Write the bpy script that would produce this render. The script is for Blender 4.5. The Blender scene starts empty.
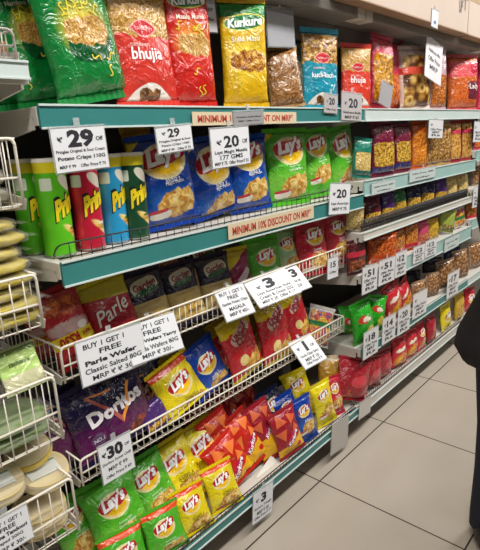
import bpy, bmesh, math, random
from mathutils import Vector, Matrix, noise
random.seed(7)
SC = bpy.context.scene
COL = SC.collection
R = math.radians
# ------------------------------------------------------------------ camera
F = 509.034
RX = ((0.66449166, -0.22662663, 0.71210337), (-0.7456093, -0.13707937, 0.6521319), (-0.05017577, -0.9642871, -0.26006302))
RM = Matrix(RX)                      # world = RM @ (right, down, forward)
EYE = Vector((0, 0, 1.46))
cd = bpy.data.cameras.new('camera'); cam = bpy.data.objects.new('camera', cd); COL.objects.link(cam)
cd.lens = F / 550 * 36; cd.sensor_width = 36; cd.sensor_fit = 'AUTO'; cd.clip_start = 0.02
M4 = Matrix.Identity(4)
for i in range(3):
    M4[i][0] = RX[i][0]; M4[i][1] = -RX[i][1]; M4[i][2] = -RX[i][2]
M4.translation = EYE
cam.matrix_world = M4
SC.camera = cam

def at(px, py, y):                    # a point of the photograph on the upright plane at distance y
    d = RM @ Vector((px - 240, py - 275, F))
    return EYE + d * (y / d.y)
def proj(p):
    q = RM.transposed() @ (Vector(p) - EYE)
    return Vector((240 + F * q.x / q.z, 275 + F * q.y / q.z))

# ------------------------------------------------------------------ materials
def lin(h):
    h = h.lstrip('#'); o = []
    for i in (0, 2, 4):
        c = int(h[i:i+2], 16) / 255
        o.append(c / 12.92 if c <= .04045 else ((c + .055) / 1.055) ** 2.4)
    return (*o, 1)
_m = {}
def mat(h, rough=.5, metal=0, name=None, spec=.5):
    k = (h, rough, metal)
    if k in _m: return _m[k]
    m = bpy.data.materials.new(name or 'paint_' + h); m.use_nodes = True
    b = m.node_tree.nodes['Principled BSDF']
    b.inputs['Base Color'].default_value = lin(h); b.inputs['Roughness'].default_value = rough
    b.inputs['Metallic'].default_value = metal; b.inputs['Specular IOR Level'].default_value = spec
    _m[k] = m; return m
def noisy(name, h1, h2, scale=8, rough=.5, bump=0, detail=4, metal=0, stretch=None):
    m = bpy.data.materials.new(name); m.use_nodes = True
    nt = m.node_tree; b = nt.nodes['Principled BSDF']
    tc = nt.nodes.new('ShaderNodeTexCoord'); mp = nt.nodes.new('ShaderNodeMapping')
    nt.links.new(tc.outputs['Object'], mp.inputs[0])
    if stretch: mp.inputs['Scale'].default_value = stretch
    n = nt.nodes.new('ShaderNodeTexNoise'); n.inputs['Scale'].default_value = scale; n.inputs['Detail'].default_value = detail
    nt.links.new(mp.outputs[0], n.inputs['Vector'])
    mx = nt.nodes.new('ShaderNodeMix'); mx.data_type = 'RGBA'
    mx.inputs[6].default_value = lin(h1); mx.inputs[7].default_value = lin(h2)
    nt.links.new(n.outputs[0], mx.inputs[0]); nt.links.new(mx.outputs[2], b.inputs['Base Color'])
    b.inputs['Roughness'].default_value = rough; b.inputs['Metallic'].default_value = metal
    if bump:
        bp = nt.nodes.new('ShaderNodeBump'); bp.inputs['Strength'].default_value = bump; bp.inputs['Distance'].default_value = .004
        nt.links.new(n.outputs[0], bp.inputs['Height']); nt.links.new(bp.outputs[0], b.inputs['Normal'])
    return m
def film(name, h, alpha, rough=.15):
    m = bpy.data.materials.new(name); m.use_nodes = True
    nt = m.node_tree; b = nt.nodes['Principled BSDF']
    b.inputs['Base Color'].default_value = lin(h); b.inputs['Roughness'].default_value = rough
    b.inputs['Alpha'].default_value = alpha
    n = nt.nodes.new('ShaderNodeTexNoise'); n.inputs['Scale'].default_value = 30
    bp = nt.nodes.new('ShaderNodeBump'); bp.inputs['Strength'].default_value = .5; bp.inputs['Distance'].default_value = .006
    nt.links.new(n.outputs[0], bp.inputs['Height']); nt.links.new(bp.outputs[0], b.inputs['Normal'])
    return m

# one reusable node group: mask of a rotated super-ellipse in print coordinates
def shape_group():
    g = bpy.data.node_groups.new('printed_shape', 'ShaderNodeTree')
    I = g.interface
    for n in ('X', 'Y', 'CX', 'CY', 'RX', 'RY', 'Cos', 'Sin', 'P', 'Soft'):
        I.new_socket(n, in_out='INPUT', socket_type='NodeSocketFloat')
    I.new_socket('Mask', in_out='OUTPUT', socket_type='NodeSocketFloat')
    gi = g.nodes.new('NodeGroupInput'); go = g.nodes.new('NodeGroupOutput')
    def mth(op, a, b=None, clamp=False):
        n = g.nodes.new('ShaderNodeMath'); n.operation = op; n.use_clamp = clamp
        for i, v in enumerate((a, b)):
            if v is None: continue
            if isinstance(v, (int, float)): n.inputs[i].default_value = v
            else: g.links.new(v, n.inputs[i])
        return n.outputs[0]
    o = gi.outputs
    dx = mth('SUBTRACT', o['X'], o['CX']); dy = mth('SUBTRACT', o['Y'], o['CY'])
    xr = mth('ADD', mth('MULTIPLY', dx, o['Cos']), mth('MULTIPLY', dy, o['Sin']))
    yr = mth('SUBTRACT', mth('MULTIPLY', dy, o['Cos']), mth('MULTIPLY', dx, o['Sin']))
    ex = mth('POWER', mth('ABSOLUTE', mth('DIVIDE', xr, o['RX'])), o['P'])
    ey = mth('POWER', mth('ABSOLUTE', mth('DIVIDE', yr, o['RY'])), o['P'])
    d = mth('POWER', mth('ADD', ex, ey), mth('DIVIDE', 1.0, o['P']))
    mk = mth('DIVIDE', mth('SUBTRACT', 1.0, d), o['Soft'], clamp=True)
    g.links.new(mk, go.inputs['Mask'])
    return g
SG = shape_group()
def print_mat(name, base, layers, rough=.3, bump=.25, food_base=None, alpha=1):
    """base colour or ('food',...); layers: (cx,cy,rx,ry,rot_deg,p,soft,wobble,fill)"""
    m = bpy.data.materials.new(name); m.use_nodes = True
    nt = m.node_tree; N = nt.nodes; L = nt.links; b = N['Principled BSDF']
    uv = N.new('ShaderNodeUVMap'); sx = N.new('ShaderNodeSeparateXYZ'); L.new(uv.outputs[0], sx.inputs[0])
    nz = N.new('ShaderNodeTexNoise'); nz.inputs['Scale'].default_value = 9; L.new(uv.outputs[0], nz.inputs['Vector'])
    def food(f):
        kind, ca, cb, cc, sc = f
        v = N.new('ShaderNodeTexVoronoi'); v.inputs['Scale'].default_value = sc; v.inputs['Randomness'].default_value = 1
        q2 = N.new('ShaderNodeTexNoise'); q2.inputs['Scale'].default_value = sc * 1.4; q2.inputs['Detail'].default_value = 3; q2.inputs['Distortion'].default_value = 1.5
        for q_ in (v, q2): L.new(uv.outputs[0], q_.inputs['Vector'])
        r = N.new('ShaderNodeValToRGB'); e = r.color_ramp.elements
        if kind == 'ring':
            e[0].position = .12; e[0].color = lin(ca); e[1].position = .72; e[1].color = lin(ca)
            for p_, c_ in ((.22, cb), (.4, cc), (.52, cb)): r.color_ramp.elements.new(p_).color = lin(c_)
            L.new(v.outputs['Distance'], r.inputs[0]); return r.outputs[0]
        e[0].position = .2; e[0].color = lin(ca); e[1].position = .72; e[1].color = lin(cc)
        r.color_ramp.elements.new(.45).color = lin(cb)
        a = N.new('ShaderNodeMath'); a.operation = 'MULTIPLY_ADD'; L.new(v.outputs['Distance'], a.inputs[0]); a.inputs[1].default_value = .55
        m2 = N.new('ShaderNodeMath'); m2.operation = 'MULTIPLY_ADD'; L.new(q2.outputs[0], m2.inputs[0]); m2.inputs[1].default_value = 1.5; m2.inputs[2].default_value = -.52
        L.new(m2.outputs[0], a.inputs[2]); L.new(a.outputs[0], r.inputs[0]); return r.outputs[0]
    def src(fill):
        return food(fill) if isinstance(fill, tuple) else lin(fill)
    cur = src(base)
    for (cx, cy, rx, ry, rot, p, soft, wob, fill) in layers:
        g = N.new('ShaderNodeGroup'); g.node_tree = SG
        for k, v in (('CX', cx), ('CY', cy), ('RX', rx), ('RY', ry), ('Cos', math.cos(R(rot))), ('Sin', math.sin(R(rot))), ('P', p), ('Soft', soft)):
            g.inputs[k].default_value = v
        L.new(sx.outputs[0], g.inputs['X'])
        if wob:
            a = N.new('ShaderNodeMath'); a.operation = 'MULTIPLY_ADD'; L.new(nz.outputs[0], a.inputs[0])
            a.inputs[1].default_value = wob; L.new(sx.outputs[1], a.inputs[2]); L.new(a.outputs[0], g.inputs['Y'])
            g.inputs['CY'].default_value = cy + wob * .5
        else: L.new(sx.outputs[1], g.inputs['Y'])
        mx = N.new('ShaderNodeMix'); mx.data_type = 'RGBA'; L.new(g.outputs[0], mx.inputs[0])
        for i, c in ((6, cur), (7, src(fill))):
            if isinstance(c, tuple): mx.inputs[i].default_value = c
            else: L.new(c, mx.inputs[i])
        cur = mx.outputs[2]
    if isinstance(cur, tuple): b.inputs['Base Color'].default_value = cur
    else: L.new(cur, b.inputs['Base Color'])
    b.inputs['Roughness'].default_value = rough; b.inputs['Coat Weight'].default_value = .55; b.inputs['Coat Roughness'].default_value = .12
    if bump:
        tc = N.new('ShaderNodeTexCoord'); n2 = N.new('ShaderNodeTexNoise'); n2.inputs['Scale'].default_value = 26; n2.inputs['Detail'].default_value = 3; n2.inputs['Distortion'].default_value = 1.2
        L.new(tc.outputs['Object'], n2.inputs['Vector'])
        bp = N.new('ShaderNodeBump'); bp.inputs['Strength'].default_value = bump * 3.2; bp.inputs['Distance'].default_value = .012
        L.new(n2.outputs[0], bp.inputs['Height']); L.new(bp.outputs[0], b.inputs['Normal']); L.new(bp.outputs[0], b.inputs['Coat Normal'])
    return m

# ------------------------------------------------------------------ object helpers
def obj(name, me, parent=None, m=None):
    if isinstance(me, bmesh.types.BMesh):
        bm = me; me = bpy.data.meshes.new(name); bm.to_mesh(me); bm.free()
    if m is not None:
        me.materials.clear(); me.materials.append(m)
    o = bpy.data.objects.new(name, me); COL.objects.link(o)
    if parent: o.parent = parent
    return o
def tag(o, label=None, cat=None, group=None, kind=None):
    if label: o['label'] = label
    if cat: o['category'] = cat
    if group: o['group'] = group
    if kind: o['kind'] = kind
    return o
def empty(name, label, cat, loc=(0, 0, 0), group=None):
    o = bpy.data.objects.new(name, None); COL.objects.link(o); o.location = loc; o.empty_display_size = .05
    return tag(o, label, cat, group)
def box(bm, x0, x1, y0, y1, z0, z1, bev=0, mi=0):
    vs = [bm.verts.new((x, y, z)) for x in (x0, x1) for y in (y0, y1) for z in (z0, z1)]
    fs = [bm.faces.new([vs[i] for i in q]) for q in ((0, 1, 3, 2), (4, 6, 7, 5), (0, 4, 5, 1), (2, 3, 7, 6), (0, 2, 6, 4), (1, 5, 7, 3))]
    for f in fs: f.material_index = mi
    if bev:
        es = list({e for f in fs for e in f.edges})
        bmesh.ops.bevel(bm, geom=es, offset=bev, segments=2, affect='EDGES', profile=.6)
def boxobj(name, b, m, parent=None, bev=.002):
    bm = bmesh.new(); box(bm, *b, bev=bev); bmesh.ops.recalc_face_normals(bm, faces=bm.faces)
    return obj(name, bm, parent, m)
def tube(bm, pts, r, n=6, smooth=True):
    pts = [Vector(p) for p in pts]; rings = []
    for i, p in enumerate(pts):
        t = (pts[min(i + 1, len(pts) - 1)] - pts[max(i - 1, 0)]).normalized()
        a = t.cross(Vector((0, 0, 1)))
        if a.length < .1: a = t.cross(Vector((0, 1, 0)))
        a.normalize(); c = t.cross(a)
        rings.append([bm.verts.new(p + r * (a * math.cos(6.2832 * k / n) + c * math.sin(6.2832 * k / n))) for k in range(n)])
    for A, B in zip(rings, rings[1:]):
        for k in range(n):
            f = bm.faces.new((A[k], A[(k + 1) % n], B[(k + 1) % n], B[k])); f.smooth = smooth
    bm.faces.new(rings[0][::-1]); bm.faces.new(rings[-1])
def rounded(corner_pts, rad=.012, seg=4):
    P = [Vector(p) for p in corner_pts]; out = [P[0]]
    for a, b, c in zip(P, P[1:], P[2:]):
        u = (a - b).normalized() * rad; v = (c - b).normalized() * rad
        for k in range(seg + 1):
            t = k / seg; out.append((b + u) * (1 - t) ** 2 + b * 2 * t * (1 - t) + (b + v) * t * t)
    return out + [P[-1]]

# text as flat triangles, centred on its box and scaled to a given width
_t = {}
def text2d(s, bold=.0, shear=0):
    k = (s, bold, shear)
    if k in _t: return _t[k]
    cu = bpy.data.curves.new('t', 'FONT'); cu.body = s; cu.size = 1; cu.offset = bold; cu.shear = shear; cu.resolution_u = 2; cu.align_x = 'CENTER'
    o = bpy.data.objects.new('t', cu); COL.objects.link(o)
    dg = bpy.context.evaluated_depsgraph_get(); dg.update()
    me = bpy.data.meshes.new_from_object(o.evaluated_get(dg))
    bm = bmesh.new(); bm.from_mesh(me); bmesh.ops.triangulate(bm, faces=bm.faces)
    for _ in range(2):
        es = [e for e in bm.edges if e.calc_length() > .35]
        if es:
            bmesh.ops.subdivide_edges(bm, edges=es, cuts=1); bmesh.ops.triangulate(bm, faces=bm.faces)
    bm.verts.ensure_lookup_table(); bm.verts.index_update()
    V = [(v.co.x, v.co.y) for v in bm.verts]; T = [[v.index for v in f.verts] for f in bm.faces]
    bm.free(); bpy.data.objects.remove(o); bpy.data.curves.remove(cu); bpy.data.meshes.remove(me)
    if V:
        x0 = min(v[0] for v in V); x1 = max(v[0] for v in V); y0 = min(v[1] for v in V); y1 = max(v[1] for v in V)
        V = [(x - (x0 + x1) / 2, y - (y0 + y1) / 2) for x, y in V]; wd, ht = x1 - x0, y1 - y0
    else: wd = ht = 1
    _t[k] = (V, T, wd, ht); return _t[k]
def place_text(s, cx, cy, width, rot=0, bold=.02, shear=0, height=None, arc=0):
    V, T, wd, ht = text2d(s, bold, shear)
    sx = width / wd; sy = sx if height is None else height / ht
    c, q = math.cos(R(rot)), math.sin(R(rot)); out = []
    for x, y in V:
        x *= sx; y *= sy; y += arc * (1 - (2 * x / width) ** 2)
        out.append((cx + x * c - y * q, cy + x * q + y * c))
    return out, T
def poly2d(pts):
    n = 6; V = []; T = []
    if len(pts) == 3:
        a, b, c = (Vector(p) for p in pts); idx = {}
        for i in range(n + 1):
            for j in range(n + 1 - i): idx[i, j] = len(V); V.append(tuple(a + (b - a) * i / n + (c - a) * j / n))
        for i in range(n):
            for j in range(n - i):
                T.append([idx[i, j], idx[i + 1, j], idx[i, j + 1]])
                if i + j < n - 1: T.append([idx[i + 1, j], idx[i + 1, j + 1], idx[i, j + 1]])
        return V, T
    a, b, c, d = (Vector(p) for p in pts)
    for i in range(n + 1): V += [tuple(a + (b - a) * i / n), tuple(d + (c - d) * i / n)]
    return V, [[2 * i, 2 * i + 2, 2 * i + 3, 2 * i + 1] for i in range(n)]
def curve2d(pts, w):                   # a ribbon along a polyline
    L, Rr = [], []
    for i, p in enumerate(pts):
        a = Vector(pts[max(i - 1, 0)]); b = Vector(pts[min(i + 1, len(pts) - 1)]); t = (b - a).normalized(); n = Vector((-t.y, t.x)) * w / 2
        L.append(tuple(Vector(p) + n)); Rr.append(tuple(Vector(p) - n))
    n = len(pts); V = L + Rr
    return V, [[i, i + 1, n + i + 1, n + i] for i in range(n - 1)]
def squig(x, y, s, ang, w=.010):
    c, q = math.cos(R(ang)), math.sin(R(ang)); P = []
    for i in range(7):
        t = i / 6 - .5; a, b = t * s, .25 * s * math.sin(t * 6.3)
        P.append((x + a * c - b * q, y + a * q + b * c))
    return curve2d(P, w)

# ------------------------------------------------------------------ packet designs
DES = {}
def design(k, a, base, layers=(), prints=(), seal=None, t=.32, kind='pillow', rough=.24, sv=.055, bump=.25, mesh_alpha=1):
    DES[k] = dict(a=a, mat=print_mat('printed_film_' + k, base, layers, rough, bump), prints=prints, seal=mat(seal, .35) if seal else None, t=t, kind=kind, sv=sv)
CHIP = ('food', 'F3DFA0', 'E4BC62', 'B87A2A', 8)
NAMK = ('food', 'E3B45C', 'C68A35', '8A5418', 45)
SEV = ('food', 'E8C880', 'D0A050', '96662A', 60)
PASTA = ('food', 'F0D060', 'D0A034', '6E4A16', 26)
BROWN = ('food', 'B98A4E', '8E5E2C', '4E2C12', 14)
def lays(k, c1, c2, sub, banner=None, subcol='FFFFFF', food=CHIP, q=.8, ly=.70):
    ls = [(0, .32, .9, .17, 0, 2, .9, .1, c2),
          (.07, .25, .27, .15, 8, 2.2, .06, .14, food), (-.15, .15, .14, .05, 5, 2.5, .1, 0, 'E9E4D6'), (-.17, .19, .12, .02, 5, 4, .1, 0, 'C43038'), *([(-.34, .97, .2, .1, 38, 6, .03, 0, 'E8CC1E')] if q > .9 else []),
          (0, ly - .05 * q, .275 * q, .185 * q, 0, 2, .03, 0, 'EFE6B8'), (0, ly - .06 * q, .26 * q, .17 * q, 0, 2, .35, 0, 'F2C212'),
          (0, ly, .275 * q, .088 * q, 9, 3.5, .03, .06, 'BE1428')]
    pr = [('t', "Lay's", 0, ly, .45 * q, 9, 'FFFFFF', .05, .3), ('t', sub[0], .05, ly - .25, .2, 4, subcol, .0, 0), ('t', sub[1], .07, ly - .29, .26, 4, subcol, .0, 0)]
    if banner:
        ls.append((0, .92, .5, .045, 0, 10, .03, .0, banner))
    design(k, .74, c1, ls, pr, seal=c1)
lays('lays_blue', '0C3C9C', '1A66C4', ("India's", 'Magic Masala'))
lays('lays_green', '52B428', '86CE4A', ('American Style', 'Cream & Onion'))
lays('lays_green_banner', '4CAE26', '78C846', ('American Style', 'Cream & Onion'), banner='E4501C')
lays('lays_yellow', 'E8D412', 'F2E23A', ('Classic', 'Salted'), subcol='8A7A10')
lays('lays_yellow_banner', 'E6D010', 'F2E23A', ('Classic', 'Salted'), banner='E04A1A', subcol='8A7A10')
lays('lays_red', 'C01C34', 'E03A4C', ('Spanish', 'Tomato Tango'))
lays('lays_blue_large', '0C3C9C', '1A66C4', ("India's", 'Magic Masala'), q=1.05, ly=.76)
lays('lays_green_large', '52B428', '86CE4A', ('American Style', 'Cream & Onion'), q=1.0, ly=.76)
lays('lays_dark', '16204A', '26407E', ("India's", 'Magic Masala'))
lays('lays_pale', '9CC890', 'C4DCB0', ('American Style', 'Cream & Onion'))
def kurk(k, c, c2, top, sub, squigs, foodc=SEV, glow='F6D84A', a=.5, bowl=None, ly=.82):
    ls = [(0, .47, .24, .22, 0, 2, .8, .0, glow)]
    if bowl: ls += [(0.03, .36, .2, .12, 0, 2.2, .05, 0, bowl)]
    ls += [(.02, .45, .19, .1, 0, 2.3, .08, .14, foodc), (0, .95, .6, .13, 0, 6, .06, .0, top),
           (.0, ly, .215, .075, 6, 2, .06, 0, 'E8E04A'), (.0, ly, .2, .064, 6, 2, .06, 0, '12783A')]
    pr = [('t', 'Kurkure', 0, ly, a * .76, 6, 'FFFFFF', .04, .2), ('t', sub, 0, ly - .14, a * .62, 3, 'F4F4E0', .015, 0)]
    rnd = random.Random(k)
    for i in range(squigs):
        x = rnd.uniform(-a * .42, a * .42); y = rnd.choice([rnd.uniform(.05, .3), rnd.uniform(.55, .64)])
        pr.append(('q', x, y, .085, rnd.uniform(0, 180), 'E8D23A'))
    design(k, a, c, ls, pr, seal=c, t=.3, kind='block')
kurk('namkeen_green', '0E7E36', '0A6A2C', '0C6A2C', 'Namkeen Mixture', 12, a=.62, bowl='08562A')
kurk('kurkure_red', 'C42018', 'C42018', 'B01A18', 'Masala Munch', 8, bowl='D23020', glow='F2A028')
kurk('kurkure_yellow', 'E2B414', 'E8C41A', '2A8A3A', 'Solid Masti', 4, foodc=('food', 'F0D070', 'C8862C', '7A3A1A', 18), a=.46, glow='F6E050', ly=.78)
def hald(k, c, title, foodc, a=.62, badge='D03038', top=None, titlec='FFFFFF', dome='F2ECE4', th=.13):
    ls = [(0, .85, .7, .27, 0, 12, .01, .16, foodc), (0, .97, .7, .045, 0, 12, .02, 0, top or c),
          (0, .0, .27, .23, 0, 1.6, .03, .0, dome), (0, .02, .6, .05, 0, 12, .03, 0, dome), (.0, .13, .11, .055, 0, 2, .1, .2, BROWN),
          (0, .64, .135, .07, 0, 1.5, .03, 0, 'F0B0A8'), (0, .64, .12, .06, 0, 1.5, .04, 0, badge)]
    pr = [('t', "haldiram's", 0, .64, .18, 0, 'F8D8D0', .0, 0), ('t', 'namkeen', -.06, .52, .18, 0, 'F6D8D0', 0, 0), *([] if not title else [('t', title, 0, .435, (.30 if len(title) < 7 else .36), 0, titlec, .02, 0)])]
    design(k, a, c, ls, pr, seal=c, t=.22, kind='flat')
hald('bhujia', 'D2392E', 'bhujia', SEV)
hald('kuchkuch', '1F93AC', 'kuch-kuch', ('food', 'E6C47A', 'B8873C', '6E4416', 18), a=.6, top='1F93AC')
hald('bhujia_small', 'D8402E', 'bhujia', SEV, a=.6)
hald('dark_red_pack', '6E1424', '', SEV)
def window(k, c, wc, a=.6, band=None, bcol=None, txt=None, kind='block', lo=.12, hi=.68, tc='FFFFFF', t=.34, foot=None):
    ls = [(0, (lo + hi) / 2, a * .46, (hi - lo) / 2, 0, 9, .03, .03, wc)]
    if band is not None: ls.append((0, band, a * .52, .055, 0, 10, .03, .03, bcol))
    if foot: ls.append((0, .06, a, .07, 0, 12, .02, 0, foot))
    pr = []
    if txt: pr.append(('t', txt, 0, (hi + .96) / 2 if band is None else band, a * .7, 0, tc, .015, 0))
    design(k, a, c, ls, pr, seal=c, t=t, kind=kind)
RING = ('ring', '5A3418', 'B8863A', 'E8C878', 6.5)
window('brown_mix', 'B08A58', ('food', 'C89A60', '9A6836', '5E3A1A', 30), lo=.02, hi=.97, a=.62, t=.4)
window('yellow_sticks', 'C43048', ('food', 'F0C030', 'DE9418', '6E4A14', 24), lo=.03, hi=.72)
window('pink_pack', 'D8385C', ('food', 'F0A040', 'E0702A', '9A3A1A', 18), lo=.05, hi=.5)
window('ring_pack', 'E4D2C8', RING, lo=.04, hi=.86, band=.62, bcol='D8503A', a=.66)
window('orange_sticks', 'C8A8B0', ('food', 'E89848', 'C4702C', '7A3A1A', 30), lo=.03, hi=.6, a=.45)
design('orange_lady', .7, ('food', 'E8843A', 'D8682C', 'A84A1E', 40), [(0, .74, .5, .14, 0, 9, .03, 0, 'DE5A5E'), (.2, .74, .1, .1, 0, 2, .05, 0, 'C82A4A'), (.19, .36, .15, .16, 0, 9, .03, 0, '6E2838')], [('t', 'Lady', .19, .42, .24, 0, 'F0E0D8', .02, 0)], seal='D8646A', t=.34, kind='block')
window('pasta_maroon', '6E1A34', PASTA, lo=.26, hi=.66, foot='6E1A34', band=.2, bcol='2E2A68')
window('pasta_teal', '1C7A66', ('food', 'F0DCA0', 'D8BC70', 'A88840', 24), lo=.22, hi=.66, band=.16, bcol='1C5A50')
window('orange_window', 'C85A1C', ('food', 'F0A838', 'DE8428', 'A8561A', 22), lo=.12, hi=.8, a=.42)
window('wheat', 'B89050', ('food', 'D8B070', 'A87C3E', '6A4418', 16), lo=.1, hi=.94, a=.45, foot='2A2A66')
window('ring_red', '9A2A30', ('food', '6A3A1A', 'C08838', 'E0B060', 14), lo=.02, hi=.97, band=.72, bcol='C43A50', a=.42)
window('pasta_navy', '20203E', PASTA, lo=.08, hi=.58)
window('pasta_green', '2C6A3A', PASTA, lo=.06, hi=.6)
window('pasta_dark', '5A1A2A', PASTA, lo=.06, hi=.52)
window('pasta_cream', 'D8C08A', ('food', 'F0DCA0', 'DCC07A', 'A8843E', 18), lo=.05, hi=.8, a=.6)
window('purple_pack', '4A2A6E', PASTA, lo=.06, hi=.5)
window('orange_big', 'C85018', ('food', 'E8843A', 'C85A20', '8A3410', 18), lo=.5, hi=.92, band=.3, bcol='E86A28', a=.7)
window('orange_red', 'B84A1C', ('food', 'E8A83C', 'C8762A', '7A3A14', 20), lo=.05, hi=.92, band=.42, bcol='D02A3A')
window('maroon_rings', '4E1418', ('food', 'B86A3A', '8A4424', '4A1E12', 16), lo=.05, hi=.6, band=.72, bcol='B8283A')
window('pink_small', 'C8486A', ('food', 'E8A070', 'C86A4A', '8A3A2A', 18), lo=.05, hi=.6)
window('cream_green', '9AA84A', ('food', 'C8A860', '8A7A3A', '4A5A2A', 12), lo=.05, hi=.55)
window('yellow_small', 'D0A828', ('food', 'E8C850', 'C89A30', '8A5A1A', 18), lo=.05, hi=.7)
window('brown_clear', 'A8876A', ('food', 'C8A074', '96683E', '54341E', 12), lo=.02, hi=.98, a=.8)
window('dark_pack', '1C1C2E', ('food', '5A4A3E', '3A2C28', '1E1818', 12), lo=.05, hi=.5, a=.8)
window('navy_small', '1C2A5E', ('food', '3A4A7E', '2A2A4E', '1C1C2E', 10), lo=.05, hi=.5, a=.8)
window('olive_pack', '8A7A1E', ('food', 'A8982E', '8A7A22', '5E5214', 6), lo=.05, hi=.6, a=.8)
window('multi_pack', 'D8D4CC', ('food', '2A6AA8', 'C83A3A', 'E0C040', 7), lo=.05, hi=.9, a=.6, band=.6, bcol='2E7A3E')
design('pattern_red', .7, 'A01E2A', [(.05, .62, .2, .1, 12, 2, .1, .1, 'C8404A'), (0, .12, .4, .12, 0, 4, .3, .2, '7E1420'), (-.12, .36, .12, .09, 0, 2, .2, .3, 'D0603A')], [], seal='A01E2A', t=.42)
design('gold_red', .8, 'B98A2C', [(.1, .3, .3, .26, 20, 3, .2, .2, 'B81E2A'), (0, .93, .5, .04, 0, 10, .1, 0, 'E0D0B0')], [], seal='D8C8A8', t=.36)
# green snack packets with yellow blobs
design('green_snack', .7, '2AA824', [(.1, .3, .14, .16, 0, 2, .2, .2, 'E8D04A'), (-.1, .62, .16, .1, 0, 2, .1, .2, 'C83A2A'), (.0, .62, .14, .07, 0, 2, .2, .2, 'F2E8D0')], [], seal='2AA824', t=.5)
design('red_yellow_snack', .7, 'C42430', [(.05, .42, .4, .24, 10, 2, .4, .2, 'F0B428'), (-.05, .72, .22, .05, 12, 4, .3, .1, 'F6E8D8'), (.08, .5, .13, .1, 0, 2, .2, .3, 'E0702A')], [], seal='C42430', t=.42)
def tri(cx, cy, s, rot):
    return [(cx + s * math.cos(R(rot + q)), cy + s * math.sin(R(rot + q)) * .9) for q in (90, 210, 330)]
# orange-red triangle snack packets
def triangles(k, c, c2, tc):
    design(k, .66, c, [(0, .17, .6, .2, 14, 8, .05, .1, 'F0B41C'), (0.05, .44, .22, .07, 34, 2, .08, 0, c2), (.18, .26, .06, .05, 0, 2, .1, 0, 'C82018')],
           [('p', tri(-.13, .82, .15, 12), tc), ('p', tri(.14, .8, .15, 40), tc), ('p', tri(-.17, .58, .15, 70), tc), ('p', tri(.19, .6, .11, 5), tc),
            ('t', 'Kurkure', .05, .44, .36, 34, 'FFFFFF', .03, .2)], seal=c)
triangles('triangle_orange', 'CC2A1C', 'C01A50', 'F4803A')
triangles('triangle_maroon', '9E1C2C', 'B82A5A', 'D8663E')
design('wafers_red', .78, 'AE1826', [(0, .86, .6, .13, -8, 8, .03, .0, 'C8BE1C'), (.2, .12, .3, .12, 20, 2, .1, 0, '2A8A34'), (.22, .1, .22, .07, 20, 2, .1, 0, 'F2EBC8')],
       [('t', 'Parle', 0, .55, .58, 14, 'F6F2EC', .01, .35), ('t', "Wafer's", .2, .12, .3, 20, '1C6A2A', .01, .2)], seal='C8BE1C')
design('max_pack', .72, 'A81C24', [(0, .72, .34, .14, 0, 2, .3, .15, ('food', 'E88A3A', 'D0602A', '8E2A1A', 7)), (0, .44, .4, .1, 0, 3, .3, .1, 'C9A9A6'), (0, .27, .5, .085, 0, 10, .02, 0, 'E8D216'), (.22, .4, .1, .06, 0, 2, .2, 0, 'F6EEEA')],
       [('t', 'RS30', -.08, .275, .34, 182, 'B01818', .04, 0), ('t', 'MAX', .22, .285, .16, 182, 'B01818', .02, 0)], seal='8E161E')
design('garden_wafers', .76, '221C34', [(0, .17, .7, .34, 0, 9, .02, .0, 'D8C07E'), (0, .16, .26, .2, 0, 2.4, .3, .2, ('food', 'F2DC8C', 'E4BE54', 'B8883A', 6)), (0, .74, .25, .13, 8, 3, .02, 0, 'D9D2B8'), (.02, .66, .23, .055, 8, 2.4, .05, 0, '2C5A2E')],
       [('t', 'Garden', 0, .76, .42, 8, '7C1C2C', .03, 0), ('t', 'POTATO CHIPS', 0, .46, .42, 4, 'A07C4A', 0, 0)], seal='221C34')
design('purple_snack', .62, 'D8C428', [(0, .4, .6, .3, 35, 8, .04, .0, '8E1E4C'), (.05, .4, .24, .08, 38, 3, .05, 0, 'E8D8DC'), (.1, .12, .2, .1, 0, 2, .2, .2, 'E4C84A')], [], seal='C8B422')
design('uncle_chips', .7, 'BE1A28', [(0, .92, .7, .15, 0, 8, .05, .1, 'CDB418'), (0, .74, .24, .09, 22, 3, .05, 0, 'D8B4A8'), (.1, .25, .22, .13, 18, 2.2, .12, .2, ('food', 'F4DC90', 'E8BC50', 'C0842C', 6)), (-.1, .36, .09, .09, 0, 2, .1, 0, 'EFD58C')],
       [('t', 'UNCLE', -.02, .77, .36, 22, '8E1424', .03, .1), ('t', 'CHIPS', .0, .69, .32, 22, '8E1424', .03, .1)], seal='B8A420')
design('doritos', .8, '2A1038', [(0, .36, .7, .32, 0, 6, .5, .3, '5C1450'), (0, .86, .7, .2, 0, 6, .6, .2, '1C1440'), (.22, .42, .1, .07, 0, 2, .2, .2, ('food', 'E07A3A', 'B84A1E', '6A2010', 10)), (-.2, .5, .07, .06, 0, 2, .1, 0, '6A4A70')],
       [('p', [(-.2, .88), (.05, .84), (.05, .86), (-.15, .885)], 'E88A3C'), ('p', [(-.2, .88), (.06, .52), (.06, .58), (-.16, .87)], 'A85A50'), ('p', [(.06, .52), (.25, .84), (.215, .84), (.06, .58)], 'F09A3C'),
        ('t', 'Doritos', .04, .70, .56, 4, 'ECE8EC', .045, 0), ('t', 'NO.1', -.2, .5, .1, 0, 'D8D0E0', .03, 0)], seal='1C1440', t=.3)
design('lays_corner', .74, 'E8D412', [], [], seal='E8D412')

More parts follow.
